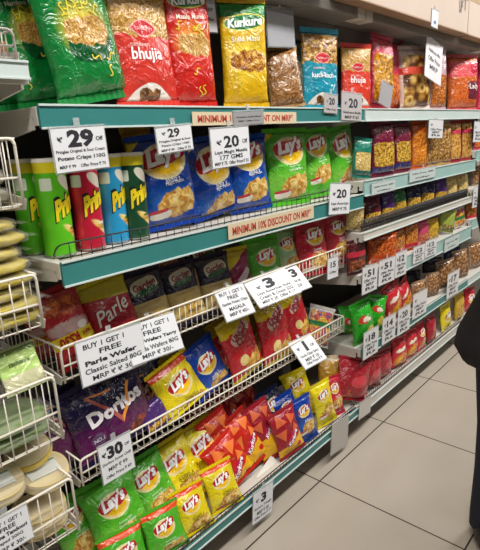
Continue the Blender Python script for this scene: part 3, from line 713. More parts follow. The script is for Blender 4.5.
bag('triangle_maroon', 'maroon triangle snack bag beside the upright blue crisp bag', 289, 440, 31, 62, 1.137, ZE, 14, -14, -8)
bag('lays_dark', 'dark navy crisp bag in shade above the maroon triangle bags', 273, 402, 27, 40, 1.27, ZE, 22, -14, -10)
bag('lays_blue', 'small blue crisp bag lying behind the upright blue one', 288, 404, 26, 36, 1.22, ZE, 26, -14, -16)
bag('lays_blue', 'upright blue crisp bag in the front row of bottom shelf', 305, 424, 23, 54, 1.137, ZE, 8, -14, -8)
bag('lays_yellow', 'upright yellow crisp bag in the front row of bottom shelf', 324, 407, 23, 50, 1.142, ZE, 8, -14, -8)
bag('lays_yellow', 'yellow crisp bag in shade behind the upright blue crisp bag', 298, 388, 28, 36, 1.29, ZE, 20, -14, -14)
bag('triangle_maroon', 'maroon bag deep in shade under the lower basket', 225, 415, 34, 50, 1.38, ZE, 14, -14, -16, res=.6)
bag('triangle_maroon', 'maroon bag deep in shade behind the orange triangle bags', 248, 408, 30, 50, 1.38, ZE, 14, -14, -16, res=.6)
bag('lays_green', 'green crisp bag in shade at left end of the bottom shelf', 76, 530, 46, 70, 1.33, ZE, 24, -14, -8)
bag('pattern_red', 'dark red bag deep in shade under the yellow crisp bag', 205, 425, 36, 52, 1.40, ZE, 14, -14, -16, res=.6)
E_ = dict(name='snack_bag', cat='snack bag')
bag('lays_red', 'small red crisp bag between the gold puffs bag and large red bag', 334, 395, 18, 38, 1.16, ZE, 12, -14, 0)
bag('pattern_red', 'large red bag slumped over the far end of the bottom shelf', 352, 388, 34, 62, 1.137, ZE, 14, -20, 20, **E_)
bag('gold_red', 'gold and red puffs bag beside the upright yellow crisp bag', 334, 378, 34, 46, 1.22, ZE, 18, -14, 10, **E_)
bag('lays_red', 'red crisp bag in shade behind the large slumped red bag', 350, 375, 26, 40, 1.30, ZE, 14, -14, 0)

# ------------------------------------------------------------------ second bay
Z2, Z3, Z4, Z5 = 1.25, 1.02, .824, .46
S_ = dict(name='snack_bag', cat='snack bag')
P_ = dict(name='pasta_bag', cat='pasta bag')
bag('pasta_teal', 'teal bag of pale snacks beside the rightmost green crisp bag', 362, 159, 18, 42, 1.145, Z2, 4, 0, 8, **S_)
bag('pasta_maroon', 'maroon topped bag of yellow pasta, left one of the pair', 382, 150, 23, 56, 1.14, Z2, 3, 0, 0, **P_)
bag('pasta_maroon', 'maroon topped bag of yellow pasta, right one of the pair', 402, 149, 17, 50, 1.145, Z2, 3, 0, 0, **P_)
bag('orange_window', 'tall orange bag beside the maroon topped pasta pair', 419, 145, 16, 48, 1.135, Z2, 3, 0, 0, **S_)
bag('wheat', 'beige snack bag beneath a hanging price tag, left of two', 432, 146, 12, 40, 1.145, Z2, 3, 0, 0, **S_)
bag('wheat', 'beige snack bag with navy foot beneath a hanging price tag', 444, 145, 13, 40, 1.14, Z2, 3, 0, 0, **S_)
bag('ring_red', 'slim bag of brown rings with red label, left of two', 455, 140, 11, 38, 1.14, Z2, 3, 0, 0, **S_)
bag('ring_red', 'slim bag of brown rings with red label, last on that shelf', 466, 139, 11, 38, 1.14, Z2, 3, 0, 0, **S_)
row = [('pasta_cream', 'pale yellow bag at near end of the black guarded shelf', 355, 220, 18, 34, 8), ('pasta_dark', 'maroon topped pasta bag on the black guarded shelf', 372, 212, 19, 36, -4),
       ('purple_pack', 'purple topped pasta bag beside the maroon topped one', 387, 207, 14, 32, 4), ('pasta_green', 'green topped pasta bag on the black guarded shelf', 399, 204, 14, 32, -2),
       ('pasta_navy', 'navy topped pasta bag beside the green topped one', 413, 199, 16, 32, 0), ('pasta_navy', 'navy topped pasta bag below the wheat snack bags', 427, 195, 15, 32, 6),
       ('purple_pack', 'purple topped pasta bag beside the cream bags', 440, 191, 13, 30, 4), ('pasta_cream', 'cream coloured pasta bag, left of two on the guarded shelf', 451, 187, 12, 26, -6), ('pasta_cream', 'cream coloured pasta bag, right of two on the guarded shelf', 462, 184, 12, 26, -4)]
for k, lb, cx, cy, w, h, ro in row: bag(k, lb, cx, cy, w, h, 1.155, Z3, 6, 0, ro, res=.7, **P_)
row = [('maroon_rings', 'dark maroon snack bag at near end of shelf with 51 tags', 356, 263, 19, 46, 2), ('orange_big', 'large orange snack bag above the pair of 51 tags', 382, 255, 30, 42, 0),
       ('orange_red', 'maroon and orange snack bag beside the large orange bag', 399, 248, 12, 40, 0), ('orange_red', 'orange snack bag with red label beneath the white railed shelf', 411, 241, 15, 38, 0),
       ('pink_small', 'small pink labelled snack bag beside the orange red labelled bag', 423, 236, 11, 32, 0), ('yellow_small', 'small yellow snack bag beside the pink labelled bag', 433, 233, 11, 28, 0),
       ('cream_green', 'green and cream snack bag on the shelf with 51 tags', 446, 226, 16, 32, 12), ('multi_pack', 'multicoloured snack bag beside the green and cream one', 459, 220, 12, 28, -8), ('orange_red', 'orange snack bag at far end of the shelf with 51 tags', 471, 214, 11, 28, -6)]
for k, lb, cx, cy, w, h, ro in row: bag(k, lb, cx, cy, w, h, 1.135, Z4, 4, 0, ro, res=.7, **S_)
row = [('green_snack', 'bright green snack bag lying at the near end above the 18 tag', 349, 326, 26, 38, 1.24, 10), ('green_snack', 'bright green snack bag directly behind the 18 tag', 362, 322, 24, 42, 1.14, -6),
       ('green_snack', 'bright green snack bag beside the red and yellow bag', 376, 312, 20, 34, 1.15, 12), ('red_yellow_snack', 'red and yellow snack bag behind the 14 tag', 393, 304, 24, 44, 1.14, -14),
       ('red_yellow_snack', 'red and yellow snack bag behind the 20 tag beside the clear packets', 405, 300, 20, 36, 1.142, -20),
       ('brown_clear', 'clear packet of brown biscuits behind a blank tag', 419, 295, 16, 28, 1.145, 0), ('brown_clear', 'clear packet of brown biscuits, second from the red yellow bag', 432, 286, 14, 26, 1.15, 4),
       ('brown_clear', 'large clear packet of brown biscuits beside the 17 tag', 446, 276, 20, 32, 1.15, -4), ('brown_clear', 'clear packet of brown biscuits at the far end of the teal shelf', 460, 265, 16, 30, 1.155, 0),
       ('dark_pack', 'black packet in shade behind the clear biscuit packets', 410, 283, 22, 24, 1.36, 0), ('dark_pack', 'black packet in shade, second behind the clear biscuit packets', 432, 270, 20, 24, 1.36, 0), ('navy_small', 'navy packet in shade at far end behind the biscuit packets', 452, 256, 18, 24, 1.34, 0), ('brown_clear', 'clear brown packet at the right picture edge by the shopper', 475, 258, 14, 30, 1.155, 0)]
for k, lb, cx, cy, w, h, y, ro in row: bag(k, lb, cx, cy, w, h, y, Z5, 6, 0, ro, res=.7, **S_)
row = [('pattern_red', 'dark red patterned bag, nearest on far bottom shelf', 371, 380, 20, 44, 1.142, 14), ('pattern_red', 'dark red patterned bag, second on far bottom shelf', 384, 371, 17, 40, 1.15, 8),
       ('red_yellow_snack', 'red bag with yellow foot on far bottom shelf below the 14 tag', 399, 358, 17, 38, 1.15, 6), ('red_yellow_snack', 'red and yellow bag on far bottom shelf below the 20 tag', 411, 350, 13, 36, 1.15, 4),
       ('lays_red', 'slim red bag on far bottom shelf beside the red yellow pair', 421, 342, 11, 34, 1.15, 0), ('pattern_red', 'maroon bag on far bottom shelf before the yellow bags', 431, 334, 11, 32, 1.142, 0),
       ('lays_yellow', 'yellow bag on far bottom shelf, left of two yellow ones', 446, 322, 13, 32, 1.15, 0), ('yellow_small', 'yellow bag on far bottom shelf, right of two yellow ones', 459, 311, 11, 30, 1.15, 0), ('lays_red', 'red bag on far bottom shelf next to the shopper in black', 469, 304, 12, 28, 1.15, 4)]
for k, lb, cx, cy, w, h, y, ro in row: bag(k, lb, cx, cy, w, h + 4, y - .01, ZE, 6, 0, ro, res=.7, **S_)
# third bay, a few pixels each
for k, lb, cx, cy, z in (('pink_pack', 'pink bag at right picture edge on the pale railed shelf', 482, 140, 1.302), ('brown_clear', 'brown clear bag at right picture edge below the pink bag', 480, 185, 1.062), ('orange_red', 'orange bag at right picture edge above the teal shelf', 483, 212, .862), ('brown_clear', 'brown packet at right picture edge on the lower far shelf', 484, 262, .46)):
    bag(k, lb, cx, cy, 18, 34, 1.15, z, 4, 0, 0, res=.5, **S_)

# ------------------------------------------------------------------ packets at the left edge
CLR = film('clear_wrap', 'F4F2EA', .16)
YEL = noisy('yellow_noodle_cakes', 'E0CC30', 'A08C1C', 26, .5, .8)
def lump(name, m, parent, sx, sy, sz, loc=(0, 0, 0), seed=1, amp=.12, sub=3, rot=0):
    bm = bmesh.new(); bmesh.ops.create_icosphere(bm, subdivisions=sub, radius=1)
    for v in bm.verts:
        c = v.co.normalized(); p = 3.2
        k = (abs(c.x) ** p + abs(c.y) ** p + abs(c.z) ** p) ** (-1 / p)
        k *= 1 + amp * noise.noise(c * 3 + Vector((seed, 0, 0)))
        v.co = Matrix.Rotation(R(rot), 3, 'Z') @ Vector((c.x * k * sx, c.y * k * sy, c.z * k * sz)) + Vector(loc)
    for f in bm.faces: f.smooth = True
    return obj(name, bm, parent, m)
def wrapped(name, label, cat, C, sx, sy, sz, m, seed, group=None, extra=None, rot=0):
    e = empty(name, label, cat, C, group)
    lump('contents', m, e, sx, sy, sz, (0, 0, sz), seed, .1, 3, rot)
    lump('wrapper', CLR, e, sx * 1.07, sy * 1.07, sz * 1.12, (0, 0, sz * 1.08), seed + 3, .22, 3, rot)
    bm = bmesh.new()
    vs = []
    for k in range(9):
        a = k / 8; x = sx * (1.0 + .28 * a); vs.append((bm.verts.new((x, -sy * (.25 + .5 * a), sz * (1.0 + .2 * math.sin(k * 2.1)))), bm.verts.new((x, sy * (.25 + .5 * a), sz * (1.0 + .2 * math.cos(k * 1.7))))))
    for A, B in zip(vs, vs[1:]): bm.faces.new((A[0], B[0], B[1], A[1]))
    obj('wrapper_tail', bm, e, CLR)
    return e
NTH = ('lowest', 'second from bottom', 'third from bottom', 'fourth from bottom', 'fifth from bottom', 'third from top', 'second from top', 'topmost')
for i in range(8):
    wrapped('noodle_packet', 'clear packet of yellow noodle cakes, ' + NTH[i] + ' of the stack at left edge', 'noodle packet', (.442 + .012 * math.sin(i * 2.3) - .003 * i, 1.185, 1.066 + .031 * i), .092, .072, .0142, YEL, i, 'stacked clear packets of yellow noodle cakes')
PALEM = noisy('pale_contents', 'B4AE98', '8E8874', 30, .6, .4)
for i, z in enumerate((1.346, 1.385)):
    wrapped('clear_packet', 'clear packet of pale snacks in the highest white basket, ' + ('lower' if i == 0 else 'upper') + ' one', 'snack packet', (.43, 1.2, z), .08, .08, .018, PALEM, 9 + i)
# flat green labelled packet with other flat green packets below
design('zachara', 1.0, 'C9C8A0', [(0, .62, .7, .26, 0, 12, .02, 0, 'B6D878'), (0, .62, .3, .16, 0, 2, .05, 0, 'C8E48A'), (0, .9, .7, .06, 0, 12, .03, 0, '6E8A4A')], [('t', "zachara's", 0, .62, .52, 0, '3C6A2A', .02, 0)], seal='9EAC7A', t=.12, kind='flat')
bag('zachara', 'clear packet with pale green lettered label in the left basket', 20, 368, 46, 46, 1.16, None, 28, 0, -2, name='snack_packet', cat='snack packet')
GRN = noisy('green_leafy_contents', '86A05A', '5E7A3A', 30, .55, .4)
for i, z in enumerate((.772, .806)):
    wrapped('flat_packet', 'clear flat packet of green snacks in left basket, ' + ('lower' if i == 0 else 'upper') + ' of two under the lettered one', 'snack packet', (.43, 1.20, z), .085, .08, .015, GRN, 20 + i)
# round papad packets
PAP = noisy('papad_dough', 'DCCB9A', 'C2AC76', 18, .55, .3)
def papad(label, C, r, tilt, n=7, band=None, lab=None, group=None):
    e = empty('papad_packet', label, 'papad packet', C, group); e.rotation_euler = (R(tilt[0]), R(tilt[1]), 0)
    rnd = random.Random(label)
    bm = bmesh.new(); z = 0; N = 36
    prof = []
    for k in range(n):
        th = .0045; rr = r * (1 - .02 * rnd.random()); prof += [(rr * .985, z), (rr, z + th * .3), (rr, z + th * .7), (rr * .985, z + th)]; z += th
    rings = [[bm.verts.new((q * (1 + .012 * math.sin(5 * a_ / N * 6.283)) * math.cos(6.28319 * a_ / N), q * math.sin(6.28319 * a_ / N), zz + .002 * math.sin(3 * 6.283 * a_ / N))) for a_ in range(N)] for q, zz in prof]
    for A, B in zip(rings, rings[1:]):
        for k in range(N): f = bm.faces.new((A[k], A[(k + 1) % N], B[(k + 1) % N], B[k])); f.smooth = True
    bm.faces.new(rings[0][::-1]); bm.faces.new(rings[-1])
    obj('papads', bm, e, PAP)
    if band:
        bm = bmesh.new(); ra = r * 1.03; A = []; B = []
        for k in range(N): A.append(bm.verts.new((ra * math.cos(6.28319 * k / N), ra * math.sin(6.28319 * k / N), z * .15))); B.append(bm.verts.new((ra * math.cos(6.28319 * k / N), ra * math.sin(6.28319 * k / N), z * .95)))
        for k in range(N): f = bm.faces.new((A[k], A[(k + 1) % N], B[(k + 1) % N], B[k])); f.smooth = True
        tag(obj('paper_band', bm, e, band), 'yellow printed paper band')
    if lab:
        bm = bmesh.new(); box(bm, -r * .7, r * .55, -r * .42, r * .28, z + .002, z + .0035); 
        tag(obj('paper_label', bm, e, lab), 'white label with green edge')
        bm = bmesh.new(); box(bm, -r * .7, r * .55, r * .20, r * .28, z + .0036, z + .0042); obj('label_stripe', bm, e.children[-1], mat('2E7A5A', .5))
    bm = bmesh.new(); bmesh.ops.create_uvsphere(bm, u_segments=28, v_segments=12, radius=1)
    for v in bm.verts:
        c = v.co.copy(); k = 1 + .08 * noise.noise(c * 4 + Vector((r * 99, 0, 0)))
        v.co = Vector((c.x * r * 1.09 * k, c.y * r * 1.09 * k, z / 2 + c.z * (z * .75 + .004) * k))
    for f in bm.faces: f.smooth = True
    obj('wrapper', bm, e, CLR)
    return e
YB_ = mat('E2C41E', .4); LBW = mat('D9DCD6', .5)
def pp(px, py, y, r, tilt, label, **k):
    papad(label, at(px, py, y), r, tilt, **k)
pp(43, 476, 1.195, .066, (14, 4), 'round papad packet with white label on top, nearest the basket end', lab=LBW, n=6)
pp(29, 455, 1.235, .058, (12, -10), 'round papad packet with a yellow paper band, behind the labelled ones', band=YB_, n=5)
pp(-4, 490, 1.19, .066, (14, 4), 'round papad packet with green edged label at the left picture edge', lab=LBW, n=6)
for i in range(2):
    papad('round papad packet at the bottom of the left basket, ' + ('right' if i else 'left') + ' one', Vector((.31 + .155 * i, 1.19, .497)), .07, (0, 0), n=12)

# ------------------------------------------------------------------ tags, strips and hanging cards
INK = '22222A'
def price_tag(label, lines, cx, cy, wpx, hpx, y, roll=0, yaw=0, pitch=0, col='E4E6EA', name='price_tag', cat='price tag', group=None, holder=True, rules=0, ink=INK):
    M = orient(pitch, yaw, roll); C, w, h = solve(cx, cy, wpx, hpx, y, M)
    e = empty(name, label, cat, group=group)
    bm = bmesh.new(); box(bm, -w / 2, w / 2, -.0006, .0006, -h / 2, h / 2)
    mats = [mat(col, .35)]; slots = {}
    for ln in lines:
        s, fy, fw = ln[:3]; bold = ln[3] if len(ln) > 3 else .02; fx = ln[4] if len(ln) > 4 else 0; fh = ln[5] if len(ln) > 5 else None; c = ln[6] if len(ln) > 6 else ink
        _, _, wd_, ht_ = text2d(s, bold, 0)
        nat = fw * w * ht_ / wd_
        fh = fh if fh is not None else (.12 if nat > .12 * h else None)
        V, T = place_text(s, fx * w, fy * h, fw * w, 0, bold, 0, None if fh is None else fh * h)
        if c not in slots: slots[c] = len(mats); mats.append(mat(c, .6))
        vs = [bm.verts.new((x, -.0011, z)) for x, z in V]
        for f in T: bm.faces.new([vs[i] for i in f]).material_index = slots[c]
    me = bpy.data.meshes.new('card'); bm.to_mesh(me); bm.free()
    for m in mats: me.materials.append(m)
    obj('card', me, e)
    if holder:
        bm = bmesh.new(); box(bm, -w / 2 - .003, w / 2 + .003, .001, .0022, -h / 2 - .003, h / 2 + .004)
        box(bm, -w / 2 - .003, w / 2 + .003, -.0022, .0022, h / 2 + .0015, h / 2 + .005)
        box(bm, -.008, .008, .001, .0022, h / 2 + .004, h / 2 + .022)
        obj('clear_holder', bm, e, HOLD)
    e.matrix_world = Matrix.Translation(C) @ M.to_4x4()
    return e
HOLD = film('clear_holder_plastic', 'D8DCDC', .35)
YT = YF - .016
def small(n, off='Off', l2='Offer Price', col='E2E4E8'):
    pass
price_tag('large white tag reading 29 off above the crisp tubes', [('₹', .25, .10, .03, -.36), ('29', .25, .50, .05, .02, .42), ('Off', .22, .14, .02, .38), ('Pringles Original & Sour Cream', -.04, .92, .015), ('Potato Crisps 110G', -.2, .9, .03), ('MRP ₹ 99    Offer Price ₹ 70', -.38, .88, .015)], 81, 149, 53, 43, 1.0865, -2)
price_tag('tag reading 29 hanging over the leftmost blue crisp bag', [('₹', .26, .10, .02, -.3), ('29', .26, .34, .03, -.02, .36), ('Pringles Original & Sour', -.05, .9), ('Potato Crisps 110G', -.22, .8), ('MRP ₹ 99   Offer ₹ 70', -.4, .85)], 175, 139, 35, 25, 1.0865, -4)
price_tag('tag reading 20 off hanging over the rightmost blue crisp bag', [('₹', .14, .13, .03, -.3), ('20', .15, .4, .03, .02, .32), ('Off', .13, .14, .02, .38), ('Lays Magic Masala', -.12, .86), ('177 GMS', -.25, .6), ('MRP ₹ 75  Offer Price ₹ 55', -.4, .9)], 231, 147, 38, 38, 1.085, -2)
price_tag('translucent grey card hooked across the upper discount strip', [('Kurkure Solid Masti', .1, .8), ('MRP  Offer Price', -.2, .7)], 249, 118, 30, 13, 1.0855, -2, col='9A9A9C')
price_tag('tag reading 20 below the teal blue snack bag, left of two', [('₹', .12, .12, .02, -.3), ('20', .15, .45, .03, .05, .4), ('Offer Price', -.3, .8)], 331, 104, 13, 18, 1.0865, 3, col='B8B4B2')
price_tag('tag reading 20 below the small red bhujia bag, right of two', [('₹', .12, .12, .02, -.32), ('20', .14, .45, .03, .05, .36), ('Haldirams Bhujia', -.22, .9), ('MRP ₹ 65', -.38, .7)], 352, 107, 20, 27, 1.0865, 2, col='BCB8B8')
price_tag('20 tag clipped to second shelf rail below the green crisp bags', [('₹', .16, .14, .02, -.3), ('20', .18, .5, .03, .06, .3), ('Lays American', -.16, .85), ('MRP ₹ 75', -.33, .7)], 340, 199, 20, 30, 1.083, 6)
price_tag('grey card slot on the second shelf rail under the 20 tag', [('Offer', 0, .5)], 340, 207, 20, 12, 1.0865, 0, col='C6CAC8')
def strip(label, cx, cy, wpx, hpx, y, txt):
    price_tag(label, [(txt, 0, .92, .03, 0, .58, 'B8402E')], cx, cy, wpx, hpx, y, name='discount_strip', cat='shelf strip', col='D8C8A8', holder=False)
strip('cream discount strip with red capitals on the upper teal rail', 250, 118.2, 104, 12.5, YF - .011, 'MINIMUM 10% DISCOUNT ON MRP*')
strip('cream discount strip with red capitals on the second shelf rail', 275, 221, 88, 14, YF - .011, 'MINIMUM 10% DISCOUNT ON MRP*')
B1 = 'BUY 1 GET 1'
price_tag('large white buy one get one card, left one on upper basket', [(B1, .36, .62, .02, -.1), ('FREE', .18, .34, .02, -.02), ('Parle Wafer', -.02, .8, .04, -.02), ('Classic Salted 80G', -.2, .88, .02), ('MRP ₹ ₹ 30/-', -.38, .7, .02)], 113, 354, 68, 42, 1.160, 1, -2, 8)
price_tag('large white buy one get one card, right one on upper basket', [(B1, .36, .62, .02, .05), ('FREE', .18, .34, .02, -.0), ('Parle Wafers Tangy', -.02, .9, .04, 0), ('Masala Wafers 80G', -.2, .88, .02), ('MRP ₹ 30/-', -.38, .6, .02)], 154, 338, 54, 38, 1.162, 2, -2, 22)
price_tag('buy one get one card below the purple diagonal bag', [(B1, .34, .8, .02), ('FREE', .18, .36, .02), ('Garden Potato Chips', 0, .88, .02), ('MASALA', -.17, .55), ('MRP ₹ 40/-', -.34, .66, .02)], 235, 302, 30, 32, 1.15, 0, -4, 32)
price_tag('white card with bold 3 in front of green crisp bag in upper basket', [('₹', .14, .1, .03, -.28), ('3', .2, .24, .05, -.02, .38), ('Lays American Style', -.08, .8), ('Cream & Onion 52G', -.22, .8), ('MRP ₹ 20  Offer ₹ 17', -.38, .8)], 273, 287, 44, 30, 1.142, 0, -2, 45)
price_tag('white card with bold 3 below the pale green crisp bag', [('₹', .2, .08, .03, .05), ('3', .2, .2, .05, .28, .34), ('Offer Price', -.1, .7), ('MRP ₹ 20', -.3, .6)], 287, 281, 36, 29, 1.150, 0, -2, 45)
price_tag('small tag reading 15 at the far end of the upper basket', [('15', .18, .5, .03, 0, .3), ('Offer', -.2, .7)], 333, 268, 11, 20, 1.165, 2)
price_tag('white tag with bold 1 on lower basket below the red chip bags', [('₹', .18, .12, .03, -.3), ('1', .2, .12, .05, .02, .38), ('Off', .14, .16, .02, .3), ('Uncle Chips Spicy', -.1, .8), ('MRP ₹ 10', -.25, .6), ('Offer Price ₹ 9', -.38, .7)], 308, 351, 24, 30, 1.142, 0, -4, 45)
price_tag('white tag reading 30 off in front of dark purple bags', [('₹', .24, .13, .03, -.36), ('30', .25, .5, .05, -.02, .34), ('Off', .25, .15, .02, .36), ('Doritos Sweet Chilli', .0, .9), ('MRP ₹ 99', -.18, .6), ('Offer Price ₹ 69', -.36, .8)], 117, 458, 36, 36, 1.162, 0, 0, 4)
price_tag('tag with bold 3 on bottom shelf rail below orange triangle bags', [('₹', .2, .14, .03, -.3), ('3', .22, .28, .05, .02, .3), ('Kurkure Triangle', -.06, .85), ('MRP ₹ 20', -.22, .6), ('Offer Price ₹ 17', -.36, .85)], 263, 503, 24, 30, 1.0865, 6)
price_tag('blank clear card holder on bottom rail below the slumped red bag', [], 340, 435, 20, 30, 1.0865, 6, col='B4B0A8')
price_tag('small blank card holder hanging at the near end of far bottom shelf', [], 365, 408, 14, 16, 1.0865, 4, col='C8C4BC')
price_tag('buy one get one card on the lowest basket at left edge', [(B1, .34, .7, .02), ('FREE', .17, .36, .02), ('Khana Tandoori', -.0, .85, .04), ('Papad 200G', -.18, .6, .02), ('MRP ₹ 30/-', -.36, .66, .02)], 9, 533, 50, 34, 1.085, 0, 0, 6)
def rt(label, n, cx, cy, wpx, hpx, y=1.0865, roll=2, col='DCDCDE'):
    price_tag(label, [('₹', .22, .14, .02, -.32), (n, .24, .46, .035, .04, .26), ('Offer Price', -.02, .8), ('MRP', -.18, .5), ('Rs', -.34, .6)], cx, cy, wpx, hpx, y, roll, col=col)
rt('tag reading 51 on pale rail, nearest of the pair under the orange bag', '51', 370, 279, 16, 26)
rt('tag reading 51 on pale rail, second from the near shelf end', '51', 387, 271, 17, 24)
rt('tag reading 12 on pale rail beside the 51 tags', '12', 401, 264, 12, 24)
rt('tag reading 12 below the yellow small snack bag on pale rail', '12', 419, 254, 12, 16)
rt('tag reading 12 below the pink labelled snack bag on pale rail', '12', 431, 248, 12, 16)
rt('tag reading 18 below the bright green snack bags', '18', 371, 343, 17, 26)
rt('tag reading 14 below the red and yellow snack bag', '14', 389, 329, 15, 25)
rt('tag reading 20 on teal rail between the 14 tag and the biscuit packets', '20', 404, 320, 14, 25)
rt('tag in front of the nearest clear biscuit packet', '', 420, 304, 16, 24, 1.0865)
rt('tag reading 17 in front of the large biscuit packet', '17', 453, 284, 13, 24, 1.0865)
for i, (cx, cy, w, h, lb) in enumerate(((384, 187, 24, 11, 'pale printed card on teal rail below the maroon pasta pair'), (423, 174, 26, 11, 'pale printed card on teal rail below the orange bag'), (452, 243, 16, 12, 'pale card on the grey rail right of the 12 tags'), (351, 211, 1, 1, ''))):
    if lb: price_tag(lb, [('Offer Price  MRP', .15, .85), ('Offer', -.25, .6)], cx, cy, w, h, 1.0865, col='C4D0CE', name='shelf_card', cat='shelf card')
rt('tag hanging over the beige snack bags on the pasta shelf', '', 436, 129, 14, 18, 1.0865)
rt('white tag at right picture edge hanging under the top shelf', '', 478, 132, 8, 20, 1.0865)
rt('white tag at the right picture edge on the guarded shelf', '', 477, 197, 8, 20, 1.0865)
rt('white tag at the right picture edge above the shopper', '20', 456, 283, 3, 3, 1.09) if False else None
price_tag('white paper slip hanging tilted over the orange stick bag', [('Haldirams Mix', .2, .7), ('Offer Price', .0, .7), ('MRP', -.2, .5)], 434, 61, 20, 40, 1.10, 12, 0, 4, col='ECE8EC')
price_tag('grey card leaning against yellow fried sticks on top shelf', [], 386, 95, 13, 22, 1.095, 14, col='A8A6AA')
price_tag('white tag hanging from the cardboard carton', [('8', -.2, .4, .03, 0, .2, '4A6A9A')], 435, 19, 7, 17, 1.036, 4, col='DDE2EA')
price_tag('clear hanging bag header above the brown snack mix', [], 281, 28, 27, 38, 1.165, -4, col='A4A6AC', name='header_card', cat='header card', holder=True)
price_tag('tag half hidden behind the tall yellow puffs bag', [('MRP', .2, .6), ('Offer', -.1, .7)], 209, 16, 14, 32, 1.19, -4, col='C8CAD0')
price_tag('loose white card lying among the orange triangle bags', [], 271, 474, 27, 22, 1.135, -14, 0, 38, col='EDEAE0', name='loose_card', cat='card', holder=False)

# ------------------------------------------------------------------ cartons on top of the shelves
CARD = noisy('carton_board', 'CDBDB0', 'C2B0A2', 5, .75, .05)
CARDD = noisy('carton_board_edge', 'A5876C', '94765C', 12, .8)
def carton(label, x0, x1, y0, y1, z0, z1, marks):
    e = empty('cardboard_carton', label, 'carton', ((x0 + x1) / 2, (y0 + y1) / 2, z0))
    w, d, h = (x1 - x0) / 2, (y1 - y0) / 2, z1 - z0
    bm = bmesh.new(); box(bm, -w, w, -d, d, .004, h, .004); obj('carton_body', bm, e, CARD)
    bm = bmesh.new(); box(bm, -w + .01, w - .01, -d - .004, -d + .2, 0, .0045); obj('bottom_flap', bm, e, CARDD)
    bm = bmesh.new(); box(bm, -w + .01, w - .01, -d - .0012, -d + .0, h * .47, h * .47 + .05); obj('packing_tape', bm, e, mat('B8A07C', .25))
    for (fx, fz, s, hh) in marks:
        bm = bmesh.new(); V, T = place_text(s, fx, fz, .001, 0, .02, 0) if False else place_text(s, 0, 0, hh * .8, 0, .02, 0, hh)
        vs = [bm.verts.new((fx + x, -d - .0016, fz + z)) for x, z in V]
        for f in T: bm.faces.new([vs[i] for i in f])
        obj('printed_mark', bm, e, mat('6E6862', .7))
    return e
zt = 1.915 + .0135
carton('long pale cardboard carton overhanging the top shelf, nearest one', 1.75, 3.02, 1.04, 1.5, zt, zt + .34, [(.52, .12, 'UP', .06), (.58, .15, '↑', .08)])
carton('pale cardboard carton on top shelf at the upper right corner', 3.045, 4.3, 1.045, 1.5, zt, zt + .36, [(-.42, .13, '↑↑', .08)])
carton('pale cardboard carton above the shelf with bhujia bags', .75, 1.70, 1.06, 1.5, zt, zt + .30, [])

# ------------------------------------------------------------------ the shopper at the right edge
SKIN = noisy('skin', 'A87850', '9A6C46', 20, .55)
COAT = noisy('black_cloth', '17161A', '0F0E12', 40, .85, .3)
JEAN = noisy('navy_denim', '1A2234', '131A28', 60, .85, .3)
SHOE = mat('1E1A1A', .5)
def skinned(name, joints, edges, m, parent, lv=2, root=0):
    me = bpy.data.meshes.new(name); me.from_pydata([j[0] for j in joints], edges, [])
    o = bpy.data.objects.new(name, me); COL.objects.link(o)
    md = o.modifiers.new('skin', 'SKIN'); md.use_smooth_shade = True
    for i, j in enumerate(joints):
        r = j[1]; sv = me.skin_vertices[0].data[i]; sv.radius = (r, r) if isinstance(r, float) else r; sv.use_root = (i == root)
    s = o.modifiers.new('sub', 'SUBSURF'); s.levels = lv; s.render_levels = lv
    dg = bpy.context.evaluated_depsgraph_get(); dg.update()
    me2 = bpy.data.meshes.new_from_object(o.evaluated_get(dg)); bpy.data.objects.remove(o)
    for p in me2.polygons: p.use_smooth = True
    return obj(name, me2, parent, m)
